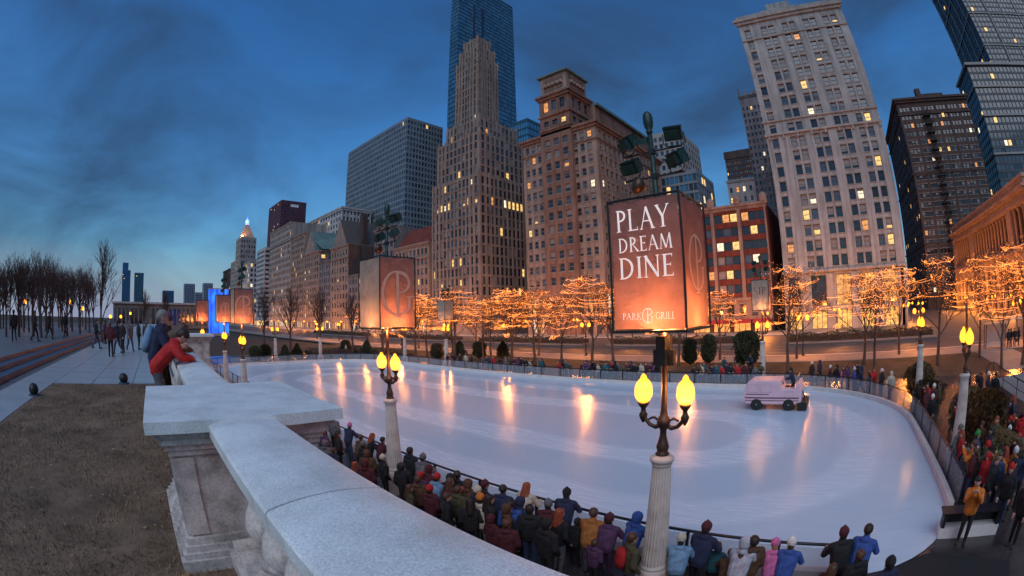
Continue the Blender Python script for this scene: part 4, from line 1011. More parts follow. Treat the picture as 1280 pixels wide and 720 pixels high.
# 1 white terracotta tower
W0 = 29.3
def cw(fr): return [(W0*f-.78, W0*f+.78) for f in fr]
wc = cw((.072, .226, .298, .425, .497, .627, .696, .82, .897))
rw = rowsof(12.9, 73.2, 18, .66)
t, td = block('terracotta_tower', 'tall white terracotta office tower with paired windows and arched shopfronts', 100, -17.3, 12.0, 76.0, 34, 'white', {'E': (wc, rw)}, .10, 5, True, FR_d, (1.6, .9), ((43.2, 43.7, .45), (46.6, 47.0, .3), (12.3, 12.8, .55), (69.3, 69.6, .25)), trim='white_trim', z0=12.31, dep=.4, style='sash')
F = Face('E', 100, 134, -17.3, 12.0); g = MB()
big = [(W0*a, W0*b_) for a, b_ in ((.03, .13), (.215, .335), (.415, .535), (.61, .73), (.81, .93))]
ops = facade(g, F, big, [(.5, 4.3), (5.3, 11.6)], GZ, 12.308, .5)
shell(g, 100, 134, -17.3, 12.0, GZ, 12.308, ('E',)); g.build('base_wall', WALLS['white_trim'], t)
for ua, ub, za, zb in ops:
    shop = za < 3; o = obj('shop_window' if shop else 'arcade_window', win_mesh(ub-ua, zb-za, FR_d, 'grid' if not shop else 'tri'), t, F.p((ua+ub)/2, za, .42), F.rz)
    o.material_slots[1].link = 'OBJECT'; o.material_slots[1].material = M_shop if shop else (G_lit2 if ua > 8 else G_dark)
for i in range(6):
    u = W0*(.17+.195*i) if i < 5 else W0*.975
    if u > W0-.5: continue
    g = MB(); band(g, F, GZ, 11.9, .35, u-.7, u+.7); g.build('pilaster', WALLS['white_trim'], t)
g = MB()
for i in range(9):
    u = W0*(.02+.12*i); band(g, F, 42.3, 43.15, .4, u, u+.5)
g.build('corbels', WALLS['white_trim'], t)['kind'] = 'stuff'
g = MB(); band(g, F, 75.9, 77.1, .35); g.build('parapet', WALLS['white_trim'], t)
g = MB(); g.box(106, -6, 75.7, 118, 5, 82); g.box(107, -4, 82, 114, 3, 84.5); g.build('penthouse', WALLS['white'], t)
# arched heads on two window rows
g = MB()
for z in (rw[17][1], rw[12][1]):
    for ua, ub in wc:
        n = 6; r = (ub-ua)/2; c_ = (ua+ub)/2
        for i in range(n):
            a0, a1 = pi*i/n, pi*(i+1)/n
            g.q([F.p(c_-r*cos(a0)*1.0, z+r*sin(a0)*.55, -.06), F.p(c_-r*cos(a1), z+r*sin(a1)*.55, -.06), F.p(c_-(r+.22)*cos(a1), z+(r*.55+.2)*sin(a1), -.06), F.p(c_-(r+.22)*cos(a0), z+(r*.55+.2)*sin(a0), -.06)])
g.build('arch_mouldings', WALLS['white_trim'], t)['kind'] = 'stuff'
finish(t)

# 2 red brick loft building
def rc(W): 
    n = 3; p = W/n; return [(p*i+p*(.08+.29*k), p*i+p*(.08+.29*k)+p*.27) for i in range(n) for k in range(3)]
t, td = block('red_brick_building', 'red brick loft building with wide three pane windows and pale piers', 100, 14.9, 34.6, 28.6, 46, 'red', {'E': (rc, rowsof(8.4, 27.4, 6, .62))}, .16, 8, True, FR_d, (1.0, .7), ((7.3, 8.0, .35), (27.4, 27.7, .25)), trim='pinktrim', z0=7.31, dep=.3, style='')
F = Face('E', 100, 146, 14.9, 34.6)
for i in range(4):
    u = F.W/3*i; g = MB(); band(g, F, 8.0, 28.4, .3, max(0, u-.4), min(F.W, u+.4)); g.build('pier', WALLS['pinktrim'], t)
    g = MB(); c_ = F.p(min(F.W-.3, max(.3, u)), 29.6, -.1); g.lathe([(.9, -1.0), (1.0, 0), (.8, .8), (.3, 1.2), (.01, 1.3)], c_, 12); g.build('roof_medallion', WALLS['pinktrim'], t)
g = MB(); ops = facade(g, F, even(F.W, 7, .5), [(3.9, 6.6)], 3.2, 7.308, .35); g.build('base_wall', WALLS['pinktrim'], t)
windows(t, F, ops, .35, .3, random.Random(2), FR_d, 'sash', True)
g = MB(); ops = facade(g, F, even(F.W, 4, .82), [(.5, 2.9)], GZ, 3.19, .5); shell(g, 100, 146, 14.9, 34.6, GZ, 7.308, ('E',)); g.build('shop_wall', WALLS['dark'], t)
for ua, ub, za, zb in ops:
    o = obj('shop_window', win_mesh(ub-ua, zb-za, FR_d, 'tri'), t, F.p((ua+ub)/2, za, .4), F.rz); o.material_slots[1].link = 'OBJECT'; o.material_slots[1].material = M_shop2
    g = MB(); P = [F.p(ua-.2, 3.3, 0), F.p(ub+.2, 3.3, 0), F.p(ub+.2, 2.6, -1.4), F.p(ua-.2, 2.6, -1.4)]; g.q(P); g.q([P[3], P[2], (P[2][0], P[2][1], 2.4), (P[3][0], P[3][1], 2.4)]); g.build('awning', mat('red_awning', (.35, .03, .03), .8, .1), t)
finish(t)

# 3 brick corner-tower building
def wing(W): 
    return even(W, 3, .62, .9)
t, td = block('brick_tower_building', 'brown brick office block with a projecting corner tower and deep eaves', 100, 57.6, 83.4, 58.0, 44, 'cream', {'E': (lambda W: [(1.0+i*2.25, 2.35+i*2.25) for i in range(3)]+[(W-7.6+i*2.35, W-6.2+i*2.35) for i in range(3)], rowsof(13, 56.5, 12, .56)), 'N': (lambda W: even(W, 16, .5, 1.), rowsof(13, 56.5, 12, .56))}, .05, 11, True, FR_l, (1.5, 1.0), ((12.2, 12.9, .5), (52.6, 53.0, .3)), trim='brick', z0=12.21)
TW = (99.0, 110.5, 64.9, 75.6)
root = t
g = MB(); F = Face('E', *TW); ops = facade(g, F, even(F.W, 3, .58, .8), rowsof(13, 56.5, 12, .60)+[(60.2, 61.8), (65.0, 68.3)], GZ, 69.5, .45)
FN = Face('N', *TW); ops2 = facade(g, FN, even(FN.W, 3, .55, .8), [(60.2, 61.8), (65.0, 68.3)], GZ, 69.5, .45); shell(g, *TW, GZ, 69.5, ('E', 'N'))
o = g.build('tower_wall', WALLS['brick'], t)
windows(t, F, ops, .45, .06, random.Random(4), FR_l, 'sash', True); windows(t, FN, ops2, .45, 0., random.Random(4), FR_l, 'sash', True)
g = MB()
for f in (F, FN): band(g, f, 69.0, 69.9, .5, e=.45); band(g, f, 69.903, 70.5, 1.0, e=.97); band(g, f, 63.2, 63.6, .5, e=.45); band(g, f, 58.6, 59.2, .35, e=.3)
g.build('tower_cornice', WALLS['brick'], t)
g = MB(); g.box(99.5, 65.4, 70.6, 110., 75.1, 77.4); g.build('belvedere', WALLS['cream'], t)
for (f, nm) in ((Face('E', 99.5, 110, 65.4, 75.1), 'E'), (Face('N', 99.5, 110, 65.4, 75.1), 'N')):
    g = MB(); band(g, f, 72.1, 76.1, .12, 1.3, f.W-1.3); g.build('relief_panel', WALLS['brick'], t)
    g = MB()
    for k in range(5): c_ = f.p(1.3+(f.W-2.6)*(k+.5)/5, 74.1, -.16); g.lathe([(.65, -.6), (.75, 0), (.5, .5), (.01, .6)], c_, 10)
    g.build('relief_rosettes', WALLS['cream'], t)['kind'] = 'stuff'
g = MB(); g.box(110.51, 63.2, 57., 150, 75.4, 68.6); g.build('rear_block', WALLS['brick'], t); g = MB(); g.box(110.52, 62.2, 68.6, 151, 76., 69.5); g.build('rear_eaves', WALLS['green'], t)
g = MB(); g.box(98.7, 64.6, 77.4, 110.8, 75.9, 77.9); x0, x1, y0, y1 = 98.7, 110.8, 64.6, 75.9
a = [(x0, y0, 77.9), (x1, y0, 77.9), (x1, y1, 77.9), (x0, y1, 77.9)]; pk = ((x0+x1)/2, (y0+y1)/2, 78.4)
for i in range(4): g.q([a[i], a[(i+1) % 4], pk])
g.build('tower_roof', WALLS['green'], t)
g = MB(); F = Face('E', 100, 144, 57.6, 83.4); ops = facade(g, F, even(F.W, 9, .6, .8), [(.6, 4.6), (6., 10.8)], GZ, 12.208, .5); FN = Face('N', 100, 144, 57.6, 83.4); ops2 = facade(g, FN, even(FN.W, 14, .6, .8), [(.6, 4.6), (6., 10.8)], GZ, 12.208, .5)
shell(g, 100, 144, 57.6, 83.4, GZ, 12.208, ('E', 'N')); g.build('base_wall', WALLS['pinktrim'], t); windows(t, F, [o_ for o_ in ops if o_[0] < 8 or o_[0] > 18], .5, .5, random.Random(9), FR_d, 'grid', True, cap=400); windows(t, FN, ops2, .5, .4, random.Random(9), FR_d, 'grid', False)
finish(t)

# 4 stepped gothic skyscraper
t = thing('stepped_skyscraper', 'brown stone skyscraper with narrow piers stepping up to a slim crowned shaft', 'building', (112, 115, GZ))
tiers = [(100, 127, 102.5, 127.5, GZ, 53.0, 12, 13), (100.6, 126, 103, 125.3, 53.0, 68.5, 10, 5), (102, 122.5, 104.6, 122.0, 68.5, 75., 9, 2), (104.5, 115.8, 107.8, 120.2, 75., 104, 7, 9), (105.3, 115., 108.6, 119.4, 104, 110., 6, 2), (106.4, 113.8, 109.9, 118.2, 110., 115.5, 4, 1)]
for k, (x0, x1, y0, y1, z0, z1, n, nr) in enumerate(tiers):
    g = MB(); todo = []
    for kind in ('E', 'N'):
        F = Face(kind, x0, x1, y0, y1); nn = n if kind == 'E' else n
        cols = even(F.W, nn, .60, .6); zz0 = 9. if k == 0 else z0+.4; ops = facade(g, F, cols, rowsof(zz0, z1-.5, nr, .78), z0, z1, .22); todo.append((F, ops))
        for i in range(nn+1):
            u = .6+(F.W-1.2)/nn*i; big_ = (i in (1, 2, nn-1, nn-2)); w_ = .34 if not big_ else .55
            P0 = max(0.02, u-w_); band(g, F, z0 if k else 8.2, z1+(.9 if i % 2 == 0 else .3),   .10 if not big_ else .2, P0, min(F.W-.02, u+w_))
    shell(g, x0, x1, y0, y1, z0, z1, ('E', 'N')); g.build('wall', WALLS['tan'], t)
    g = MB(); g.q([(x0, y0, z1-.05), (x1, y0, z1-.05), (x1, y1, z1-.05), (x0, y1, z1-.05)]); g.build('roof', WALLS['roof'], t)
    for F, ops in todo: windows(t, F, ops, .22, .03, random.Random(20+k), FR_d, 'sash', k == 0 and F.k == 'E', cap=200, litrows=[(44.5, .55)] if k == 0 else None)
g = MB(); 
for (x, y, zt) in ((106.6, 110.1, 115), (106.6, 118, 115), (113.6, 110.1, 115), (105.5, 108.8, 109.5), (105.5, 119.2, 109.5), (114.8, 108.8, 109.5), (104.7, 108, 103.5), (104.7, 120, 103.5), (115.6, 108, 103.5), (102.3, 104.9, 74.5), (102.3, 121.7, 74.5), (122.2, 104.9, 74.5), (100.9, 103.3, 68), (100.9, 125, 68)):
    g.lathe([(.5, zt-2), (.5, zt+.8), (.3, zt+1.4), (.02, zt+2.6)], (x, y, 0), 6)
g.build('finials', WALLS['tan'], t)['kind'] = 'stuff'
finish(t)

# curtain-wall towers behind
def glass_tower(name, label, x0, y0, y1, z1, depth, mull, glass, ncE, ncN, nr, lit=.03, seed=1, z0=GZ, sides=('E', 'N'), fracw=.86, frach=.8, extra=None, litrows=None):
    f = {}
    for k in sides: f[k] = ((lambda W, n=(ncE if k == 'E' else ncN): even(W, n, fracw)), rowsof(z0+.5, z1-1.2, nr, frach))
    t, td = block(name, label, x0, y0, y1, z1, depth, mull, f, lit, seed, False, WALLS[mull], None, (), style='', glass=glass, dep=.25, z0=z0, litrows=litrows)
    return t, td
BL = [G_blue, G_blue2, G_blue]; ST = [G_steel, G_grey, G_dark]
t, td = glass_tower('blue_glass_skyscraper', 'very tall smooth blue glass skyscraper behind the stepped stone one', 171, 196, 204, 254, 58, 'bluem', BL, 5, 36, 72, .0, 3)
for u in (14, 23): 
    F = Face('N', 171, 229, 196, 204); g = MB(); band(g, F, 150, 232, .4, u, u+1.5); g.build('dark_fin', G_dark, t)
finish(t)
t, td = glass_tower('small_blue_glass_tower', 'small bright blue glass tower peeking over the stepped skyscraper shoulder', 165, 134, 147, 105, 20, 'bluem', [G_blue, G_blue], 8, 8, 26, .02, 4); finish(t)
t, td = glass_tower('grey_glass_slab', 'broad grey steel and glass office slab behind the old street fronts', 150, 218, 297, 131, 29, 'steel2', ST, 40, 12, 34, .002, 6, fracw=.66, frach=.66)
F = Face('E', 150, 179, 218, 297); finish(t)
t, td = glass_tower('maroon_office_tower', 'dark maroon office tower rising behind the beige blocks', 160, 484, 533, 138, 32, 'maroon', [G_dark, mat('maroon_glass', (.05, .02, .035), .2, .2, .1)], 14, 9, 40, .02, 7, fracw=.5, frach=.55)
g = MB(); F = Face('N', 160, 192, 484, 533); band(g, F, 131, 134, .3, 12, 22); g.build('roof_sign', M_white, t); finish(t)
t, td = glass_tower('grey_residential_tower', 'grey modern residential tower behind the flood light mast', 170, 57.5, 75, 80, 27, 'conc', ST, 7, 8, 24, .02, 8, fracw=.6, frach=.6); finish(t)
t, td = glass_tower('blue_podium_building', 'shiny blue glass block below the grey residential tower', 150, 46, 62, 55, 22, 'steel2', [G_blue, G_steel], 9, 8, 15, .04, 9, fracw=.85, frach=.75); finish(t)
t, td = block('dotted_office_tower', 'distant dark office tower dotted with small pale windows', 230, 35.6, 53, 87, 24, 'dark', {'E': (lambda W: even(W, 14, .5), rowsof(40, 82, 15, .5)), 'N': (lambda W: even(W, 10, .5), rowsof(40, 82, 15, .5))}, .03, 12, False, FR_d, None, ((83, 87.2, .3),), style='', glass=[G_grey, G_blind, G_blue]); finish(t)
t, td = block('pale_penthouse_block', 'pale block with two lit round topped windows below the dotted tower', 180, 27.5, 42, 57, 20, 'pale', {'E': (lambda W: even(W, 5, .4), rowsof(30, 55, 6, .5))}, .25, 13, False, FR_d, (1., .5)); finish(t)
t, td = block('slender_gothic_tower', 'slender grey gothic tower squeezed beside the white terracotta tower', 150, 13, 25, 79, 16, 'grey', {'E': (lambda W: even(W, 8, .5), rowsof(20, 75, 22, .55))}, .03, 14, False, FR_d, (1., .5))
F = Face('E', 150, 166, 13, 25)
for i in range(5): g = MB(); u = F.W*i/4; band(g, F, 79, 82 if i in (0, 4) else 80.5, .2, max(0, u-.6), min(F.W, u+.6)); g.build('merlon', WALLS['grey'], t)
finish(t)

# right-hand group
t, td = block('brown_brick_block', 'dark brown brick office block with a black zigzag fire escape', 195, -84.5, -44, 88, 55, 'umber', {'E': (lambda W: [u for i in range(6) for u in ((W/6*(i+.16), W/6*(i+.38)), (W/6*(i+.44), W/6*(i+.66)), (W/6*(i+.72), W/6*(i+.94)))], rowsof(6, 85, 21, .5)), 'S': (lambda W: even(W, 9, .45, 1.), rowsof(6, 85, 21, .5))}, .045, 15, True, FR_d, (2., 1.4), ((80.2, 80.8, .5), (26., 26.6, .5), (54.4, 55, .5)), litrows=[(30., .35)])
F = Face('E', 195, 250, -84.5, -44); g = MB(); u0 = F.W*.30
for i in range(20):
    z = 8+i*3.75; band(g, F, z, z+.18, 1.6, u0, u0+4.6)
    for s in (0, 1):
        a = F.p(u0+.4, z, -.9) if (i+s) % 2 == 0 else F.p(u0+4.2, z, -.9); b_ = F.p(u0+4.2, z+3.7, -.9) if (i+s) % 2 == 0 else F.p(u0+.4, z+3.7, -.9)
    g.tube([a, b_], .22, 4); g.tube([F.p(u0, z+1.1, -1.55), F.p(u0+4.6, z+1.1, -1.55)], .06, 4); g.tube([F.p(u0, z+.6, -1.55), F.p(u0+4.6, z+.6, -1.55)], .05, 4)
for du in (0, 4.6): g.tube([F.p(u0+du, 8, -1.5), F.p(u0+du, 84, -1.5)], .07, 4)
g.build('fire_escape', M_iron, t)
g = MB(); g.box(205, -75, 87.7, 222, -60, 94); g.box(211, -64, 94, 214, -61, 99.5); g.build('roof_tank_house', WALLS['umber'], t); finish(t)
t, td = glass_tower('glass_condo_tower', 'dark glass condominium block with pale floor bands at the avenue corner', 215, -155, -101.6, 113, 26, 'steel', [G_steel, G_dark, G_grey], 18, 8, 29, .03, 16, sides=('E', 'S'), fracw=.8, frach=.7)
g = MB()
for F in (Face('E', 215, 241, -155, -101.6), Face('S', 215, 241, -155, -101.6)):
    for z in (28, 47, 66, 85, 100): band(g, F, z, z+.9, .7, e=.68)
    band(g, F, 112, 113.4, 1.2, e=1.18)
g.build('floor_bands', WALLS['conc'], t); finish(t)
t, td = glass_tower('tall_condo_tower', 'tallest dark glass condominium tower with pale ribs above the banded condo block', 260, -225, -146.5, 230, 60, 'steel', [G_steel, G_dark, G_steel], 22, 14, 58, .012, 17, sides=('E', 'S'), fracw=.8, frach=.7)
g = MB()
for F in (Face('E', 260, 320, -225, -146.5), Face('S', 260, 320, -225, -146.5)):
    for i in range(5): u = F.W*(i+.2)/5; band(g, F, 90, 229, .5, u, u+1.0)
    for z in range(100, 230, 24): band(g, F, z, z+.8, .6)
g.build('ribs', WALLS['conc'], t); finish(t)

# colonnaded library: south front along the side street
X0, X1, YS = 91.5, 166., -50.
t = thing('colonnaded_library', 'classical stone library with arches, upper colonnade and orange lit cornice', 'building', ((X0+X1)/2, YS-20, GZ))
F = Face('S', X0, X1, YS-40, YS); W = F.W; FE = Face('E', X0, X1, YS-40, YS)
M_lib = wallmat('library_stone', (.42, .31, .26), streak=.3)
bays = [(W*.045+5.05*i, W*.045+5.05*i+2.7) for i in range(13)]; bays = [b_ for b_ in bays if b_[1] < W-1]
g = MB(); ops = facade(g, F, bays, [(1.2, 11.)], GZ, 13.2, .9); opsE = facade(g, FE, even(FE.W, 7, .5, 1.), [(1.2, 11.)], GZ, 13.2, .9)
for FF, oo in ((F, ops), (FE, opsE)):
    for ua, ub, za, zb in oo:
        r = (ub-ua)/2; c_ = (ua+ub)/2; n = 8
        for i in range(n):
            a0, a1 = pi*i/n, pi*(i+1)/n; z_ = zb-r
            g.q([FF.p(c_-r*cos(a0), z_+r*sin(a0), .002), FF.p(c_-r*cos(a1), z_+r*sin(a1), .002), FF.p(c_-r*cos(a1), zb, .002), FF.p(c_-r*cos(a0), zb, .002)])
shell(g, X0, X1, YS-40, YS, GZ, 13.2, ('E', 'S')); g.build('base_wall', M_lib, t)
for FF, oo in ((F, ops), (FE, opsE)):
    for ua, ub, za, zb in oo: o = obj('arched_window', win_mesh(ub-ua, zb-za, FR_d, 'grid'), t, FF.p((ua+ub)/2, za, .75), FF.rz)
g = MB(); lg = [(W*.05, W*.30), (W*.36, W*.80), (W*.84, W*.97)]; ops = facade(g, F, lg, [(14.6, 22.2)], 13.2, 27., 2.2); opsE = facade(g, FE, [(3, FE.W-3)], [(14.6, 22.2)], 13.2, 27., 2.2); shell(g, X0, X1, YS-40, YS, 13.2, 27., ('E', 'S')); g.build('upper_wall', M_lib, t)
g = MB()
for FF, oo in ((F, ops), (FE, opsE)):
    for ua, ub, za, zb in oo: g.q([FF.p(ua, za, 2.19), FF.p(ub, za, 2.19), FF.p(ub, zb, 2.19), FF.p(ua, zb, 2.19)])
g.build('loggia_back', WALLS['umber'], t)
g = MB(); g.sm = True; g.lathe([(.62, 0), (.62, .3), (.5, .4), (.5, .5), (.43, 6.6), (.5, 6.7), (.62, 7.1), (.62, 7.58)], n=12); colm = g.mesh('column', M_lib)
for FF, oo in ((F, ops), (FE, opsE)):
    for ua, ub, za, zb in oo:
        n = max(2, int((ub-ua)/2.55))
        for i in range(n): obj('column', colm, t, FF.p(ua+(ub-ua)*(i+.5)/n, za+.005, .75))
for (z0, z1, o_) in ((13.2, 13.7, .5), (22.6, 23.2, .35), (24.4, 25.0, .8), (25.003, 25.6, 1.3), (27., 27.8, .4)):
    g = MB(); band(g, F, z0, z1, o_, e=o_*.97); band(g, FE, z0, z1, o_-.01, e=o_*.95); g.build('cornice' if z0 > 20 else 'string_course', M_lib, t)
g = MB(); g.q([(X0, YS-40, 26.9), (X1, YS-40, 26.9), (X1, YS, 26.9), (X0, YS, 26.9)]); g.build('roof', WALLS['roof'], t)
finish(t)

# left-hand street wall going south
def row(name, label, y0, y1, z1, wall, nE, nr, seed, depth=24, each=False, nN=0, frac=.55, fh=.58, lit=.06, cornice=(1., .6), z0w=6., x0=100, bands=(), fr=None, trim=None, litrows=None, glass=None, piers=None):
    f = {'E': (lambda W: even(W, nE, frac, .5), [(.8, 4.2)]+rowsof(z0w, z1-1.4, nr, fh))}
    if nN: f['N'] = (lambda W: even(W, nN, frac, .5), [(.8, 4.2)]+rowsof(z0w, z1-1.4, nr, fh))
    return block(name, label, x0, y0, y1, z1, depth, wall, f, lit, seed, each, fr, cornice, bands, style='sash', trim=trim, litrows=litrows if litrows else [(2., .75)], glass=glass, piers=piers)
t, td = row('brick_store_building', 'brick topped long store building beside the stepped skyscraper', 129.2, 152, 33.5, 'cream', 9, 7, 31, 30, True, bands=((27.6, 28.2, .4),))
g = MB(); a = [(101, 129.8, 33.5), (101, 151.5, 33.5), (106, 150, 41), (106, 131, 41), (128, 131, 41), (128, 150, 41)]
g.q([a[1], a[0], a[3], a[2]]); g.q([a[0], (128, 129.8, 33.5), a[4], a[3]]); g.q([a[2], a[3], a[4], a[5]]); g.q([(128, 151.5, 33.5), a[1], a[2], a[5]]); g.build('mansard', WALLS['red'], t); finish(t)
t, td = row('white_store_building', 'narrow pale stone building showing above the monogram banner', 152.3, 168, 43.5, 'grey', 5, 9, 32, 26, nN=0, lit=.08); finish(t)
t, td = row('low_grey_building', 'low grey stone shop building between the gothic club and the pale store', 168.3, 192.6, 26, 'grey', 8, 5, 33, 22, lit=.1); finish(t)
t, td = row('gothic_club', 'gothic stone club house with steep gable and tall brick chimney', 193, 213, 41.5, 'cream', 6, 8, 34, 30, True, nN=0, bands=((35, 35.5, .4),))
g = MB(); F = Face('E', 100, 130, 193, 213)
P = [F.p(2, 41.5, .1), F.p(18, 41.5, .1), F.p(10, 55, .1)]; Q = [F.p(2, 41.5, 26), F.p(18, 41.5, 26), F.p(10, 55, 26)]
g.q(P, 1); g.q([P[1], Q[1], Q[2], P[2]]); g.q([P[2], Q[2], Q[0], P[0]]); g.build('gable_roof', [WALLS['roof'], WALLS['tan']], t)
g = MB(); g.box(108, 193.6, 41, 111, 196.5, 57); g.build('chimney', WALLS['dark'], t); g = MB(); g.box(100.02, 192.8, 26, 129, 192.99, 41.3); g.build('party_wall', WALLS['umber'], t); finish(t)
t, td = row('gabled_hotel', 'brown stone hotel with stepped gable and green copper roof', 229, 252, 43, 'cream', 7, 10, 35, 24, True, nN=5, lit=.10)
g = MB(); F = Face('E', 100, 124, 229, 252)
P = [F.p(.5, 43, .1), F.p(17, 43, .1), F.p(12.5, 50, .1), F.p(9, 56, .1), F.p(5.5, 50, .1)]; Q = [(x+20, y, z) for x, y, z in P]
g.q(P, 1)
for i in range(1, 5): j = (i+1) % 5; g.q([P[i], P[j], Q[j], Q[i]])
g.q([F.p(12, 50, 2), F.p(22.5, 44, 2), F.p(22.5, 44, 20), F.p(12, 54, 20)]); g.build('copper_roof', [WALLS['green'], WALLS['cream']], t); finish(t)
t, td = row('grey_infill_building', 'grey stone building tucked between the gothic club and gabled hotel', 213.3, 228.6, 36, 'grey', 5, 8, 41, 22); finish(t)
t, td = row('tan_office_building', 'tan brick office building next to the gabled hotel', 252.3, 276, 57, 'tan', 8, 14, 36, 22, lit=.05); finish(t)
t, td = row('beige_office_block', 'big beige office block with long rows of narrow windows', 277, 325, 68, 'beige', 16, 15, 37, 30, nN=0, frac=.62, bands=((56, 56.6, .6), (18, 18.6, .6))); finish(t)
t, td = row('pale_back_block', 'pale flat topped office block rising behind the tan street front', 254, 332, 76, 'pale', 18, 17, 38, 22, x0=126, nN=8, frac=.5, cornice=(2.4, .8), lit=.04); finish(t)
t, td = row('striped_office_block', 'slim office block with white and dark horizontal stripes', 339, 363, 60, 'pale', 1, 15, 39, 14, nN=1, frac=.96, fh=.45, lit=.0, cornice=None, glass=[G_dark, G_steel]); finish(t)
t, td = row('white_front_building', 'small white fronted building below the beacon tower', 387, 425, 55, 'pale', 9, 11, 40, 16, nN=4, lit=.25); finish(t)
t, td = row('dark_end_building', 'dark narrow building ending the street wall beyond the beacon tower', 472, 513, 57, 'dark', 8, 12, 42, 24, nN=5); finish(t)
t = thing('beacon_tower', 'stone tower with a lit pyramid roof and blue beacon on top', 'building', (112, 440, GZ))
g = MB(); todo = []
for (x0, x1, y0, y1, z0, z1, n, nr) in ((100, 126, 428, 470, GZ, 62, 9, 14), (101, 118, 432, 452, 62, 83, 6, 4)):
    for k in ('E', 'N'):
        F = Face(k, x0, x1, y0, y1); todo.append((F, facade(g, F, even(F.W, n, .5, .5), rowsof(max(z0, 4), z1-1.5, nr, .55), z0, z1, .35)))
    shell(g, x0, x1, y0, y1, z0, z1, ('E', 'N')); g.q([(x0, y0, z1-.1), (x1, y0, z1-.1), (x1, y1, z1-.1), (x0, y1, z1-.1)])
g.build('wall', WALLS['beige'], t)
for F, ops in todo: windows(t, F, ops, .35, .04, random.Random(50), FR_d, 'sash', False)
g = MB(); cx, cy = 109.5, 442; b_ = [(102.5, 434, 83), (116.5, 434, 83), (116.5, 450, 83), (102.5, 450, 83)]; c_ = [(cx-1.6, cy-1.6, 97), (cx+1.6, cy-1.6, 97), (cx+1.6, cy+1.6, 97), (cx-1.6, cy+1.6, 97)]
for i in range(4): g.q([b_[i], b_[(i+1) % 4], c_[(i+1) % 4], c_[i]])
g.build('pyramid_roof', mat('lit_roof_stone', (.45, .28, .2), .8, .15, .2), t)
g = MB(); g.sm = True; g.lathe([(1.5, 97), (2.0, 98), (2.1, 100), (1.6, 101.6), (.3, 102.6), (.12, 105)], (cx, cy, 0), 12); g.build('beacon', M_beacon, t)
finish(t)
for dx, dy in ((-9, -3), (-9, 9)):
    ld = bpy.data.lights.new('roof_floodlight', 'SPOT'); ld.energy = 9000; ld.color = (1., .5, .25); ld.spot_size = radians(70); ld.shadow_soft_size = .5
    lo = bpy.data.objects.new('roof_floodlight', ld); COL.objects.link(lo); lo.location = (cx-7.5, cy-7.+dy*.6, 83.5); lo.rotation_euler = (Vector((cx, cy, 92))-Vector(lo.location)).to_track_quat('-Z', 'Y').to_euler(); lo.parent = None
# glowing fountain tower
t = thing('fountain_tower', 'tall glass brick fountain tower glowing electric blue', 'fountain tower', (29.5, 160, .4))
M_led = bpy.data.materials.new('blue_led_glass'); M_led.use_nodes = True; tt = M_led.node_tree; bb = tt.nodes['Principled BSDF']; bb.inputs['Base Color'].default_value = (.02, .06, .2, 1)
c = N(tt, 'ShaderNodeTexCoord'); mpp = N(tt, 'ShaderNodeMapping'); mpp.inputs['Scale'].default_value = (1., 1., .25); n = N(tt, 'ShaderNodeTexNoise', Scale=.8, Detail=5.); r = N(tt, 'ShaderNodeValToRGB')
r.color_ramp.elements[0].position = .35; r.color_ramp.elements[1].position = .68; r.color_ramp.elements[0].color = (.0, .025, .5, 1); r.color_ramp.elements[1].color = (.03, .25, 1., 1)
for a, q in ((c.outputs['Object'], mpp.inputs[0]), (mpp.outputs[0], n.inputs['Vector']), (n.outputs['Fac'], r.inputs[0]), (r.outputs[0], bb.inputs['Emission Color'])): tt.links.new(a, q)
bb.inputs['Emission Strength'].default_value = 1.0
g = MB(); g.box(-3.6, -1.6, .6, 3.6, 1.6, 15.4); g.build('glass_brick_shaft', M_led, t)
g = MB(); g.box(-3.8, -1.8, -.3, 3.8, 1.8, .6); g.build('plinth', WALLS['conc'], t); g = MB(); g.box(-3.7, -1.7, 15.4, 3.7, 1.7, 15.7); g.build('coping', WALLS['conc'], t)
# far southern skyline
FB = mat('far_blue_glass', (.02, .11, .24), .2, .2, .01); FT = mat('far_teal_glass', (.02, .12, .19), .2, .2, .01); FG = mat('far_grey', (.16, .19, .25), .8, .2, .01)
def far_tower(name, label, azl, azr, el, Y, m, nseg=1, seed=0, nc=6, nr=24):
    xl, xr = Y*tan(radians(azl)), Y*tan(radians(azr)); zt = CAMZ+Y*tan(radians(el)); t = thing(name, label, 'building', ((xl+xr)/2, Y+15, GZ)); g = MB()
    F = Face('N', xl, xr, Y, Y+30); gl = mat('far_window', (.03, .06, .11), .15, .3, .02)
    ops = facade(g, F, even(F.W, nc, .6), rowsof(10, zt-4, nr, .55), GZ, zt, .8); shell(g, xl, xr, Y, Y+30, GZ, zt, ('N',)); g.q([(xl, Y, zt-.5), (xr, Y, zt-.5), (xr, Y+30, zt-.5), (xl, Y+30, zt-.5)]); g.build('wall', m, t)
    J = MB(); rnd = random.Random(seed)
    for ua, ub, za, zb in ops: J.q([F.p(ua, za, .7), F.p(ub, za, .7), F.p(ub, zb, .7), F.p(ua, zb, .7)], 0 if rnd.random() > .02 else 1)
    o = J.build('windows', [gl, G_lit], t); o['kind'] = 'stuff'
    return t
t = far_tower('distant_glass_tower', 'taller of two distant deep blue glass towers on the southern skyline', -2.75, -1.6, 5.4, 1500, FB, nr=34)
w = 1500*tan(radians(-2.75)); g = MB(); g.box(w, 1502, CAMZ+1500*tan(radians(5.4)), w+21, 1528, CAMZ+1500*tan(radians(6.25))); g.build('stepped_top', FB, t); finish(t)
finish(far_tower('distant_glass_tower', 'shorter teal twin of the distant glass towers on the southern skyline', -1.05, .25, 5.15, 1480, FT, nr=30))
finish(far_tower('distant_dark_block', 'small distant dark blue block between the twin towers and grey blocks', 2.9, 4.45, 3.2, 1200, FB, nr=14))
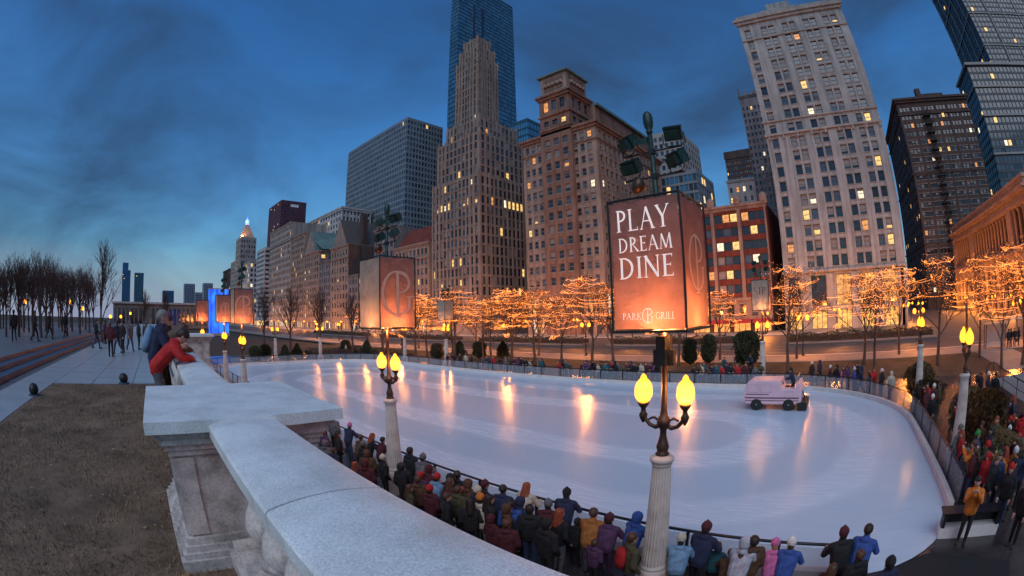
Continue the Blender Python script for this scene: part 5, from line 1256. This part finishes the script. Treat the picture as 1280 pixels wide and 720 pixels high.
finish(far_tower('distant_round_top_block', 'distant grey apartment block with rounded top on the southern skyline', 5.9, 7.3, 4.1, 1100, FG, nr=16))
finish(far_tower('distant_grey_block', 'distant plain grey block next to the blue fountain tower', 8.5, 9.7, 4.25, 1050, FG, nr=16))
finish(far_tower('distant_low_block', 'distant lower grey block between the two taller grey ones', 7.35, 8.45, 3.1, 1080, FG, nr=10))
t = thing('museum_wing', 'long low pale museum wing with flat roof beyond the trees', 'building', (8, 262, GZ))
g = MB(); F = Face('N', -18, 52, 262, 290); ops = facade(g, F, even(70, 26, .7), [(2., 11.)], GZ, 13.2, .5); shell(g, -18, 52, 262, 290, GZ, 13.2, ('N',)); g.build('wall', WALLS['tan'], t)
g = MB(); g.box(-19, 261, 13.2, 53, 292, 14.2); g.build('roof', WALLS['pale'], t); windows(t, F, ops, .5, .0, random.Random(1), FR_d, '', False); finish(t)

# ------------------------------------------------------------------ people
SKIN = mat('skin', (.46, .27, .20), .6, .1, 9.); EYE = mat('eye', (.03, .02, .02), .3, 0); SHOE = mat('shoe', (.03, .028, .027), .6, .2, 9.)
HAIRS = {k: mat('hair_'+k, v, .55, .3, 30.) for k, v in dict(dark=(.022, .015, .012), brown=(.075, .036, .02), red=(.24, .045, .018), blond=(.32, .19, .08), grey=(.2, .19, .18)).items()}
CLO = {}
def cloth(c):
    key = tuple(round(v, 3) for v in c)
    if key not in CLO: CLO[key] = mat('cloth_%d' % len(CLO), c, .85, .4, 6., bump=.9, bscale=11.)
    return CLO[key]
CN = dict(black=(.014, .014, .016), navy=(.018, .025, .06), maroon=(.075, .014, .02), brown=(.085, .042, .022), olive=(.07, .062, .03), orange=(.52, .15, .02), rust=(.33, .12, .03), red=(.42, .018, .018), grey=(.11, .11, .12), pale=(.40, .40, .46), blue=(.035, .085, .30), sky=(.16, .28, .42), pink=(.50, .13, .30), purple=(.085, .035, .085), white=(.62, .60, .58), cream=(.48, .42, .33), teal=(.02, .09, .11), green=(.03, .25, .05), jeans=(.035, .055, .12))
def capsule(mb, a, ra, b_, rb, mi, n=9):
    a, b_ = Vector(a), Vector(b_); d = b_-a; l = d.length
    if l < 1e-6: d = Vector((0, 0, 1)); l = 1e-6
    d = d/l; pts = [a-d*ra*.98, a-d*ra*.7, a-d*ra*.3, a, b_, b_+d*rb*.3, b_+d*rb*.7, b_+d*rb*.98]; rad_ = [ra*.15, ra*.71, ra*.95, ra, rb, rb*.95, rb*.71, rb*.15]
    mb.tube(pts, rad_, n, mi)
def person_mesh(name, pose='stand', head='short', coat=.0):
    """one continuous body; facing +x; 1.72 m tall; slots jacket, trousers, skin, hair, hat, shoe, eye"""
    C_ = []          # capsules: a, ra, b, rb, slot
    def cap(a, ra, b_, rb, s): C_.append((Vector(a), ra, Vector(b_), rb, s))
    lean = {'stand': .03, 'rail': .26, 'photo': .06, 'walk': .06, 'bend': .72}[pose]; hx = {'bend': -.18, 'rail': -.10}.get(pose, 0.)
    hip = Vector((hx, 0, .90)); up_ = Vector((sin(lean), 0, cos(lean))); chest = hip+up_*.40; neck = hip+up_*.56; fw = Vector((cos(lean), 0, -sin(lean)))
    for s in (-1, 1):
        hp = hip+Vector((0, s*.085, -.02)); sx = {'walk': .24*s}.get(pose, .02*s); kn = Vector((hx*.6+sx*.55+.02, s*.095, .49)); an = Vector((hx*.2+sx*1.0-.02+(hx*-.3), s*.10, .09))
        if pose == 'walk' and s < 0: an = Vector((-.30, -.10, .14)); kn = Vector((-.05, -.095, .49))
        cap(hp, .095, kn, .066, 1); cap(kn, .066, an, .05, 1); cap(an+Vector((-.03, 0, -.035)), .048, an+Vector((.13, s*.02, -.05)), .042, 5)
    cap(hip+Vector((0, -.075, 0)), .115, hip+Vector((0, .075, 0)), .115, 0)
    cap(hip+Vector((0, -.06, -.02-coat*.4)), .12+coat*.02, hip+Vector((0, .06, -.02-coat*.4)), .12+coat*.02, 0)
    if coat: cap(hip+Vector((0, -.05, -.25*coat-.1)), .13, hip+Vector((0, .05, -.25*coat-.1)), .13, 0)
    for y in (-.07, .0, .07): cap(hip+Vector((0, y, .05)), .128, chest+Vector((0, y*1.25, 0)), .138, 0)
    cap(chest+Vector((0, -.10, 0)), .118, chest+Vector((0, .10, 0)), .118, 0); cap(chest+up_*.10+Vector((0, -.12, 0)), .082, chest+up_*.10+Vector((0, .12, 0)), .082, 0)
    cap(neck-up_*.04, .085, neck+up_*.035, .072, 0); cap(neck-fw*.06-up_*.02+Vector((0, -.05, 0)), .06, neck-fw*.06-up_*.02+Vector((0, .05, 0)), .06, 0)
    for s in (-1, 1):
        sh = chest+up_*.10+Vector((0, s*.185, -.01))
        if pose == 'stand': el = sh+Vector((-.04, s*.07, -.28)); wr = el+Vector((.13, -s*.04, -.20))
        elif pose == 'rail': el = sh+Vector((.12, s*.09, -.24)); wr = Vector((max(el.x+.2, .34), s*.17, 1.13))
        elif pose == 'photo': el = sh+Vector((.17, s*.03, -.17)); wr = sh+Vector((.33, -s*.12, .10))
        elif pose == 'walk': el = sh+Vector((-.10*s, s*.05, -.28)); wr = el+Vector((.08-.08*s, 0, -.23))
        else: el = sh+Vector((.12, s*.12, -.16)); wr = Vector((sh.x+.30, s*.06, sh.z-.20))
        cap(sh, .084, el, .07, 0); cap(el, .07, wr, .052, 0)
        hd = (wr-el).normalized(); sd = Vector((0, s, 0)); palm = wr+hd*.06
        cap(wr, .034, palm+hd*.02, .040, 2)
        for k in range(4): f0 = palm+hd*.035+Vector((0, (k-1.5)*.021, 0)); ln = (.045, .055, .05, .038)[k]; f1 = f0+hd*ln*.6+Vector((0, 0, -.008)); cap(f0, .0115, f1, .0105, 2); cap(f1, .0105, f1+hd*ln*.45+Vector((0, 0, -.022)), .009, 2)
        cap(wr+hd*.03-sd*.02, .013, palm+hd*.02-sd*.055, .011, 2)
    hl = lean*.55 if pose != 'bend' else .9
    hu = Vector((sin(hl), 0, cos(hl))); hf = Vector((cos(hl), 0, -sin(hl))); hc = neck+up_*.035+hu*.125
    cap(neck, .052, neck+up_*.07, .05, 2)
    cap(hc+hu*.035-hf*.012, .094, hc-hu*.03+hf*.012, .078, 2); cap(hc+hf*.03-hu*.075, .045, hc+hf*.035-hu*.085, .04, 2)     # skull, jaw
    cap(hc+hf*.088+hu*.012, .012, hc+hf*.104-hu*.014, .015, 2); cap(hc+hf*.084-hu*.048+Vector((0, -.018, 0)), .009, hc+hf*.084-hu*.048+Vector((0, .018, 0)), .009, 2)   # nose, mouth
    for s in (-1, 1):
        cap(hc+Vector((0, s*.083, 0))+hu*.012, .017, hc+Vector((0, s*.085, 0))-hu*.016, .013, 2); cap(hc+hf*.083+Vector((0, s*.033, 0))+hu*.015, .011, hc+hf*.084+Vector((0, s*.036, 0))+hu*.015, .011, 6)
    if head in ('short', 'long'):
        cap(hc+hu*.052-hf*.022, .102, hc+hu*.02-hf*.035, .097, 3); cap(hc+hu*.075+hf*.03, .06, hc+hu*.075-hf*.02, .075, 3)
        if head == 'long':
            cap(hc-hf*.055, .085, neck-hf*.10-up_*.10, .085, 3)
            for s in (-1, 1): cap(hc+Vector((0, s*.055, 0))-hf*.03, .055, neck+Vector((0, s*.085, 0))-hf*.06-up_*.10, .05, 3)
    elif head == 'beanie': cap(hc+hu*.06-hf*.012, .104, hc+hu*.045-hf*.02, .107, 4); cap(hc+hu*.155-hf*.02, .028, hc+hu*.165-hf*.02, .028, 4); cap(hc-hf*.04-hu*.02, .078, hc-hf*.045-hu*.05, .07, 3)
    elif head == 'hood': cap(hc+hu*.045-hf*.03, .122, hc-hu*.03-hf*.04, .115, 0); cap(neck-hf*.05, .10, neck-hf*.02, .10, 0)
    g = MB()
    for a, ra, b_, rb, s in C_: capsule(g, a, ra, b_, rb, s)
    me = g.mesh(name, [cloth(CN['black']), cloth(CN['jeans']), SKIN, HAIRS['dark'], cloth(CN['grey']), SHOE, EYE])
    o = bpy.data.objects.new('tmp', me); COL.objects.link(o); md = o.modifiers.new('r', 'REMESH'); md.mode = 'VOXEL'; md.voxel_size = .0155; md.use_smooth_shade = True
    ms = o.modifiers.new('s', 'SMOOTH'); ms.factor = .5; ms.iterations = 2
    dg = bpy.context.evaluated_depsgraph_get(); ev = o.evaluated_get(dg); new = bpy.data.meshes.new_from_object(ev); bpy.data.objects.remove(o); new.name = name
    new.materials.clear()
    for m in me.materials: new.materials.append(m)
    import numpy as np
    n = len(new.polygons); ce = np.empty(n*3, 'f'); new.polygons.foreach_get('center', ce); ce = ce.reshape(-1, 3); best = np.full(n, 1e9, 'f'); idx = np.zeros(n, 'i')
    for a, ra, b_, rb, s in C_:
        A = np.array(a); D = np.array(b_)-A; L2 = max(1e-9, float(D@D)); tt_ = np.clip(((ce-A)@D)/L2, 0, 1); dist = np.linalg.norm(ce-(A+tt_[:, None]*D), axis=1)-(ra+(rb-ra)*tt_)
        m_ = dist < best; best[m_] = dist[m_]; idx[m_] = s
    new.polygons.foreach_set('material_index', idx); new.polygons.foreach_set('use_smooth', np.ones(n, bool)); new.update(); return new
PM = {}
def pmesh_(pose, head, coat):
    k = (pose, head, coat)
    if k not in PM: PM[k] = person_mesh('person', pose, head, coat)
    return PM[k]
g = MB(); g.sm = True; g.lathe([(.06, -.22), (.14, -.2), (.16, -.05), (.15, .12), (.11, .22), (.04, .25)], n=12); 
g.v = [(x*.62, y, z) for x, y, z in g.v]; BPM = g.mesh('backpack', cloth(CN['blue']))
def person(x, y, z, rz, h, pose, head, jac, trou, hair, hat, label, group=None, coat=0., pack=None, rx=0.):
    o = obj('person', pmesh_(pose, head, coat), None, (x, y, z), rz); s = h/1.74; o.scale = (s*(1.16 if h < 1.4 else 1.10), s*(1.16 if h < 1.4 else 1.10), s*1.02)
    for i, m in ((0, cloth(CN[jac])), (1, cloth(CN[trou])), (3, HAIRS[hair]), (4, cloth(CN[hat]))):
        o.material_slots[i].link = 'OBJECT'; o.material_slots[i].material = m
    tag(o, label, 'person', group)
    if pack:
        lean = {'stand': .03, 'rail': .26, 'photo': .06, 'walk': .06, 'bend': .72}[pose]; hx = {'bend': -.18, 'rail': -.10}.get(pose, 0.)
        b_ = obj('backpack', BPM, o, (hx+sin(lean)*.3-cos(lean)*.19, 0, .90+cos(lean)*.3+sin(lean)*.19)); b_.rotation_euler = (0, lean, 0); b_.material_slots[0].link = 'OBJECT'; b_.material_slots[0].material = cloth(CN[pack])
    return o
# spectators at the near rail: photo pixel of the head, height, look
NEAR = [
 (658, 610, 1.72, 'rail', 'long', 'cream', 'jeans', 'red', 'grey', None, 'long red hair and cream jacket'),
 (664, 638, 1.72, 'stand', 'short', 'black', 'jeans', 'dark', 'grey', None, 'dark haired figure in black jacket behind the red haired one in cream'),
 (686, 632, 1.68, 'rail', 'beanie', 'maroon', 'black', 'dark', 'grey', None, 'grey knit hat and maroon jacket'),
 (701, 643, 1.70, 'stand', 'long', 'black', 'grey', 'red', 'grey', None, 'long copper hair over a black coat'),
 (712, 616, 1.74, 'rail', 'beanie', 'navy', 'black', 'dark', 'black', None, 'black beanie and navy jacket, turned along the rail'),
 (742, 643, 1.72, 'rail', 'short', 'rust', 'grey', 'brown', 'grey', None, 'rust orange jacket with grey trousers'),
 (762, 650, 1.66, 'rail', 'beanie', 'purple', 'purple', 'dark', 'maroon', None, 'purple jacket and maroon beanie'),
 (796, 648, 1.70, 'rail', 'hood', 'blue', 'black', 'dark', 'grey', None, 'bright blue hooded jacket beside the banner lamp column'),
 (791, 674, 1.72, 'stand', 'short', 'olive', 'jeans', 'brown', 'grey', 'red', 'olive jacket and red backpack'),
 (745, 681, 1.25, 'stand', 'short', 'purple', 'black', 'brown', 'grey', None, 'child in a dark purple jacket'),
 (852, 676, 1.60, 'rail', 'beanie', 'sky', 'grey', 'dark', 'cream', None, 'pale blue jacket and cream hat beside the banner lamp column'),
 (882, 661, 1.78, 'rail', 'beanie', 'navy', 'black', 'dark', 'maroon', None, 'tall figure in navy jacket and dark red beanie'),
 (897, 686, 1.20, 'rail', 'short', 'teal', 'black', 'brown', 'grey', None, 'child in a dark teal jacket'),
 (931, 680, 1.68, 'rail', 'hood', 'pale', 'jeans', 'dark', 'grey', None, 'pale lavender hooded jacket'),
 (943, 678, 1.70, 'stand', 'short', 'brown', 'black', 'dark', 'grey', None, 'brown jacket next to the lavender hood'),
 (970, 682, 1.55, 'rail', 'beanie', 'pink', 'jeans', 'blond', 'pink', None, 'pink jacket and pink knit hat'),
 (989, 681, 1.62, 'rail', 'beanie', 'blue', 'jeans', 'brown', 'white', None, 'blue jacket and white knit hat'),
 (1056, 668, 1.74, 'rail', 'beanie', 'black', 'black', 'dark', 'maroon', None, 'black jacket leaning far over the handrail by the gate'),
 (1084, 658, 1.76, 'rail', 'short', 'blue', 'navy', 'dark', 'grey', None, 'dark haired figure in plain blue jacket at the end of the rail'),
 (1074, 696, 1.62, 'stand', 'short', 'black', 'black', 'brown', 'grey', None, 'brown haired figure in black behind the rail end'),
 (1112, 705, 1.74, 'stand', 'beanie', 'navy', 'black', 'dark', 'black', None, 'black cap and navy jacket standing in the open gate'),
 (1040, 713, 1.55, 'stand', 'long', 'maroon', 'black', 'brown', 'grey', None, 'long brown hair and maroon jacket near the gate'),
 (914, 694, 1.30, 'rail', 'short', 'brown', 'black', 'brown', 'grey', None, 'child in brown between teal and lavender jackets'),
 (514, 565, 1.80, 'stand', 'short', 'black', 'black', 'dark', 'grey', None, 'tall dark haired figure in black next to the monogram lamp column'),
 (529, 573, 1.72, 'rail', 'beanie', 'grey', 'black', 'dark', 'grey', None, 'grey jacket and grey beanie past the monogram lamp column'),
 (536, 587, 1.70, 'rail', 'hood', 'maroon', 'black', 'dark', 'grey', None, 'maroon hood past the monogram lamp column'),
 (546, 598, 1.66, 'rail', 'beanie', 'sky', 'jeans', 'dark', 'red', None, 'red and white knit hat with grey blue jacket'),
 (524, 601, 1.66, 'stand', 'short', 'brown', 'black', 'brown', 'grey', None, 'brown jacket below the monogram lamp'),
 (539, 613, 1.60, 'stand', 'beanie', 'maroon', 'black', 'dark', 'red', None, 'maroon jacket and red knit hat'),
 (545, 623, 1.20, 'stand', 'long', 'pink', 'black', 'red', 'pink', None, 'small child in pink with copper hair'),
 (560, 623, 1.62, 'stand', 'short', 'black', 'black', 'brown', 'grey', None, 'brown haired figure in black beside the pink child'),
 (572, 595, 1.72, 'rail', 'short', 'black', 'black', 'dark', 'grey', None, 'dark haired figure in black midway between the two banner lamps'),
 (564, 604, 1.68, 'stand', 'long', 'maroon', 'black', 'brown', 'grey', None, 'long brown hair and maroon coat midway between the two banner lamps'),
 (586, 606, 1.70, 'rail', 'hood', 'brown', 'black', 'dark', 'grey', None, 'brown hood midway between the two banner lamps'),
 (605, 607, 1.72, 'rail', 'beanie', 'black', 'black', 'dark', 'maroon', None, 'dark red beanie and black jacket'),
 (602, 624, 1.72, 'stand', 'beanie', 'cream', 'grey', 'dark', 'orange', None, 'bright orange beanie and cream jacket'),
 (629, 613, 1.70, 'rail', 'short', 'navy', 'jeans', 'dark', 'grey', None, 'navy jacket near the orange beanie'),
 (640, 632, 1.66, 'stand', 'short', 'blue', 'black', 'dark', 'grey', None, 'plain blue jacket between the orange beanie and the cream jacket'),
 (632, 652, 1.22, 'stand', 'short', 'red', 'black', 'brown', 'grey', None, 'child in a red jacket'),
 (616, 650, 1.45, 'stand', 'hood', 'maroon', 'black', 'dark', 'grey', None, 'short figure in maroon hood beside the red child'),
 (465, 546, 1.66, 'rail', 'long', 'black', 'black', 'red', 'grey', None, 'curly red hair and black jacket ahead of the monogram lamp'),
 (451, 548, 1.60, 'rail', 'short', 'brown', 'black', 'brown', 'grey', None, 'brown jacket ahead of the monogram lamp'),
 (478, 551, 1.62, 'rail', 'short', 'maroon', 'black', 'dark', 'grey', None, 'maroon jacket right beside the monogram lamp column'),
 (460, 568, 1.66, 'stand', 'hood', 'brown', 'black', 'dark', 'grey', None, 'brown hood in the second row ahead of the monogram lamp'),
 (480, 574, 1.62, 'stand', 'beanie', 'black', 'black', 'dark', 'cream', None, 'cream hat and black jacket in the second row beside the monogram lamp'),
 (442, 532, 1.64, 'rail', 'beanie', 'navy', 'jeans', 'dark', 'pink', None, 'bright pink hat and navy jacket near the balustrade pier'),
 (417, 522, 1.80, 'stand', 'short', 'grey', 'black', 'dark', 'grey', None, 'grey jacket standing alone beside the balustrade pier'),
 (650, 628, 1.66, 'rail', 'hood', 'navy', 'black', 'dark', 'grey', None, 'navy hood at the rail beside the red haired one in cream'),
 (722, 655, 1.30, 'rail', 'beanie', 'black', 'black', 'dark', 'black', None, 'child in black between copper hair and rust jacket'),
 (590, 630, 1.62, 'stand', 'long', 'black', 'black', 'dark', 'grey', None, 'long dark hair and black coat next to the orange beanie'),
 (574, 614, 1.64, 'stand', 'short', 'olive', 'black', 'brown', 'grey', None, 'olive jacket in the second row between the banner lamps'),
 (503, 585, 1.60, 'stand', 'hood', 'black', 'black', 'dark', 'grey', None, 'black hood at the foot of the monogram lamp column'),
]
rnd = random.Random(17)
for (px, py, h, pose, head, jac, trou, hair, hat, pack, lab) in NEAR:
    p = onz(px, py, h-.12); rz = rnd.uniform(-.8, .8) if pose != 'rail' else rnd.uniform(-.4, .4)
    if pose == 'rail': p.x = min(p.x, 8.45)
    lb = lab if lab.startswith(('child', 'tall', 'dark haired', 'brown haired', 'short', 'small')) else 'person with '+lab
    if len(lb.split()) < 10 and 'rail' not in lb: lb += ' at the near rail'
    person(p.x-.05, p.y, 0, rz, h, pose, head, jac, trou, hair, hat, lb, 'spectators at the near rink rail', pack=pack)
# the dim rows behind them, towards the terrace wall
_r = random.Random(41); n_ = 0
for (x, y) in [(6.2+1.5*_r.random(), 5.2+.62*i_+.3*_r.random()) for i_ in range(22)]:
    if abs(y-12.65) < .7 and x > 7: continue
    hd = ('beanie', 'short', 'hood', 'long')[n_ % 4]; jc = ('black', 'maroon', 'brown', 'black', 'navy', 'grey', 'black', 'olive', 'purple')[n_ % 9]
    person(x, y, 0, _r.uniform(-.7, .7), _r.choice((1.5, 1.62, 1.7, 1.74)), 'stand', hd, jc, 'black', ('dark', 'brown', 'red')[n_ % 3], ('black', 'maroon', 'grey', 'red', 'cream')[n_ % 5],
           'spectator in %s %s standing in the shadowed rows under the balustrade' % (jc, {'beanie': 'and %s knit hat' % ('black', 'maroon', 'grey', 'red', 'cream')[n_ % 5], 'short': 'with bare head', 'hood': 'hood', 'long': 'with long hair'}[hd]), 'spectators in the rows under the balustrade'); n_ += 1
# onlookers at the balustrade
def atb(px, py, v): d = ray(px, py); k = v/d.y; return d.x*k
person(.36, 8.6, PZ+.28, -.15, 1.80, 'rail', 'short', 'navy', 'jeans', 'grey', 'grey', 'grey haired person in navy with a blue backpack looking over the balustrade', 'onlookers leaning on the balustrade', pack='sky')
person(.44, 8.0, PZ+.24, -.1, 1.70, 'bend', 'short', 'red', 'grey', 'dark', 'grey', 'person in red jacket bent low over the balustrade cap', 'onlookers leaning on the balustrade')
person(.55, 9.2, PZ+.28, -.05, 1.74, 'bend', 'long', 'brown', 'black', 'brown', 'grey', 'brown haired person in brown jacket leaning out beyond the red jacket', 'onlookers leaning on the balustrade')
person(.58, 10.0, PZ+.28, -.25, 1.74, 'rail', 'beanie', 'black', 'black', 'dark', 'purple', 'person in purple hat at the far end of the balustrade', 'onlookers leaning on the balustrade')
# walkers on the plaza
for i, (px, py, h, pose, head, jac, lab) in enumerate(((121, 436, 1.75, 'walk', 'short', 'black', 'lone figure in black walking beside the conical tree'), (139, 446, 1.72, 'stand', 'beanie', 'maroon', 'plaza walker in maroon and grey hat leading the group'), (148, 443, 1.74, 'walk', 'short', 'navy', 'plaza walker in navy close behind the maroon one'), (154, 441, 1.70, 'stand', 'long', 'black', 'plaza walker with long hair and black coat'), (163, 439, 1.72, 'walk', 'hood', 'grey', 'plaza walker in grey hood at the back of the group'), (174, 437, 1.70, 'stand', 'short', 'black', 'plaza walker in black near the balustrade onlookers'), (184, 436, 1.68, 'walk', 'beanie', 'brown', 'plaza walker in brown jacket nearest the balustrade onlookers'), (132, 430, 1.68, 'stand', 'short', 'purple', 'plaza walker in purple far behind the group'))):
    p = onz(px, py, PZ); person(p.x, p.y, PZ, i*1.3, h, pose, head, jac, 'black' if i % 2 else 'jeans', 'dark', 'grey', lab, 'people walking on the plaza')
for i, (px, py) in enumerate(((44, 427), (18, 428), (82, 422), (62, 424))):
    p = onz(px, py, PZ+.45); person(p.x, p.y, PZ+.45, i*2., 1.7, 'walk', 'short', 'black', 'black', 'dark', 'grey', 'dark figure strolling on the raised tree terrace', 'strollers on the tree terrace')
# far rail crowd
cols_ = ['black', 'navy', 'maroon', 'brown', 'grey', 'black', 'red', 'purple', 'teal', 'olive', 'cream', 'black']
def fars(px, gnd, i, off, lab, group, face):
    d = ray(px, gnd); x = off[0]; k = x/d.x; y = d.y*k
    hd = ('short', 'beanie', 'long', 'hood')[i % 4]; rr_ = random.Random(i*7+3)
    person(x, y, off[1], face+rr_.uniform(-.6, .6), rr_.choice((1.55, 1.66, 1.72, 1.76)), ('stand', 'rail', 'stand', 'photo')[i % 4] if False else ('stand', 'rail')[i % 2], hd, cols_[(i*5) % 12], 'black' if i % 3 else 'jeans', 'dark' if i % 2 else 'brown', cols_[(i*3) % 12], '%s clad spectator %s lined up behind the street side rail' % (cols_[(i*5) % 12], {'short': 'with bare head', 'beanie': 'in a %s hat' % cols_[(i*3) % 12], 'long': 'with long hair', 'hood': 'with hood up'}[hd]), group)
far_px = [560, 568, 583, 596, 604, 611, 618, 626, 633, 638, 808, 815, 822, 868, 876, 885, 895, 908, 921, 938, 944, 950] + [644, 648, 652, 657, 661, 668, 676, 679, 699, 703, 708, 713, 729, 733, 738, 742, 748, 753, 757, 760, 765, 769, 772, 780, 784, 789, 793, 797, 802, 872, 880, 890, 902, 913, 918, 926, 932]
for i, px in enumerate(far_px): fars(px, 470, i, (33.95+.75*((i*7) % 5)/4, 0.), 'dark clad spectator lined up behind the street side rail', 'spectators behind the street side rail', pi)
for i, (px, dx) in enumerate(((576, 0), (590, .6), (434, 1.), (450, .2), (905, 4.), (938, 5))): fars(px, 470, i+60, (34.1+dx, 0.03*dx), 'dark clad spectator lined up behind the street side rail', 'spectators behind the street side rail', pi)
# crowd round the curved end and by the gate
def on_ice(x, y, m=.75):
    o_ = outline(m); ins = False; j = len(o_)-1
    for i in range(len(o_)):
        if (o_[i][1] > y) != (o_[j][1] > y) and x < (o_[j][0]-o_[i][0])*(y-o_[i][1])/(o_[j][1]-o_[i][1])+o_[i][0]: ins = not ins
        j = i
    return ins
def off_ice(p):
    k = 1.
    while on_ice(p.x*k, p.y*k) and k < 2: k += .01
    return Vector((p.x*k, p.y*k, p.z))
ENDP = [(1015, 455, 'black'), (1025, 453, 'navy'), (1062, 457, 'teal'), (1072, 456, 'black'), (1038, 466, 'maroon'), (1046, 467, 'black'), (1053, 466, 'pink'), (1060, 470, 'purple'), (1068, 470, 'blue'), (1077, 470, 'navy'), (1086, 472, 'grey'), (1094, 473, 'red'), (1102, 477, 'black'), (1114, 478, 'cream'), (1154, 463, 'white'), (1160, 482, 'red'), (1168, 484, 'maroon'), (1150, 490, 'black'), (1158, 494, 'maroon'), (1175, 482, 'olive'), (1166, 500, 'black'), (1205, 466, 'grey'), (1212, 465, 'maroon'), (1227, 468, 'black'), (1236, 469, 'navy'), (1245, 470, 'black'), (1227, 509, 'black'), (1205, 508, 'red'), (1213, 517, 'maroon'), (1228, 532, 'brown'), (1240, 540, 'navy'), (1251, 548, 'pale'), (1262, 538, 'grey'), (1238, 560, 'black'), (1250, 572, 'jeans'), (1274, 548, 'maroon'), (1270, 566, 'orange'), (1276, 524, 'black'), (1246, 526, 'olive')]
for i, (px, py, jac) in enumerate(ENDP):
    h = random.Random(i).choice((1.5, 1.66, 1.72, 1.78)); p = onz(px, py, h-.12); rr_ = random.Random(i+90)
    p = off_ice(p)
    person(p.x, p.y, .0, (pi/2+rr_.uniform(-.9, .9)), h, ('stand', 'walk', 'stand', 'photo')[i % 4], ('beanie', 'short', 'long', 'hood')[(i*3) % 4], jac, 'black' if i % 3 else 'jeans', ('dark', 'brown', 'red')[i % 3], ('white', 'red', 'grey', 'black')[i % 4], 'person %s in %s jacket %s' % (('in a knit hat', 'with short hair', 'with long hair', 'with hood up')[(i*3) % 4], jac, 'behind the curved end rail of the rink' if px < 1190 and py > 460 else 'crossing the path beyond the end lamp posts' if py < 475 else 'among the shrubs near the gate lamp post'), 'crowd at the curved end of the rink')
p = onz(1222, 604, 1.62); person(p.x, p.y, 0, pi*.9, 1.76, 'photo', 'short', 'orange', 'black', 'dark', 'grey', 'person in bright orange jacket with raised arms by the white bench', None)
p = onz(1264, 588, 1.6); person(p.x, p.y, 0, pi*.8, 1.74, 'stand', 'beanie', 'black', 'jeans', 'dark', 'red', 'person in black jacket, jeans and red hat behind the orange jacket', None)
p = onz(1279, 612, 1.5); person(p.x, p.y-.2, 0, pi*.7, 1.7, 'stand', 'hood', 'black', 'black', 'dark', 'red', 'person in black hood at the gate mat edge', None)
_r = random.Random(77); n_ = 0
while n_ < 34:
    px, py = _r.uniform(1188, 1282), _r.uniform(496, 588); h = _r.choice((1.3, 1.6, 1.68, 1.74)); p = off_ice(onz(px, py, h-.12))
    if hypot(p.x-16.3, p.y+5.35) < .8: continue
    hd = ('beanie', 'short', 'long', 'hood')[n_ % 4]; jc = ('black', 'maroon', 'navy', 'red', 'brown', 'grey', 'black', 'purple', 'jeans', 'olive', 'orange')[n_ % 11]; ht = ('red', 'black', 'white', 'green', 'grey')[n_ % 5]
    person(p.x, p.y, 0, _r.uniform(0, 6.28), h, _r.choice(('stand', 'walk', 'stand', 'photo')), hd, jc, ('black', 'jeans', 'grey')[n_ % 3], ('dark', 'brown', 'red', 'blond')[n_ % 4], ht,
           'person in %s %s milling about between the gate shrubs and the ramp' % (jc, {'beanie': 'and %s hat' % ht, 'short': 'without hat', 'long': 'with long hair', 'hood': 'hood'}[hd]), 'dense crowd between the gate and the ramp'); n_ += 1
zp = zam.location; person(zp.x, zp.y-.95, .62, pi/2, 1.7, 'rail', 'beanie', 'navy', 'black', 'dark', 'black', 'driver in navy sitting on the ice resurfacer', None)
for i, px in enumerate((1260, 1264, 1269, 1275)):
    d = ray(px, 440); k = 45.8/d.x; person(45.8+.2*i, d.y*k, .47, pi/2*i, 1.72, 'stand', ('short', 'beanie')[i % 2], 'black', 'black', 'dark', 'black', 'dark figure waiting beside the bus shelter', 'people waiting by the bus shelter')

# things that cannot be dissolved into their setting carry no leftovers
for o in bpy.data.objects:
    if '_o' in o: del o['_o']
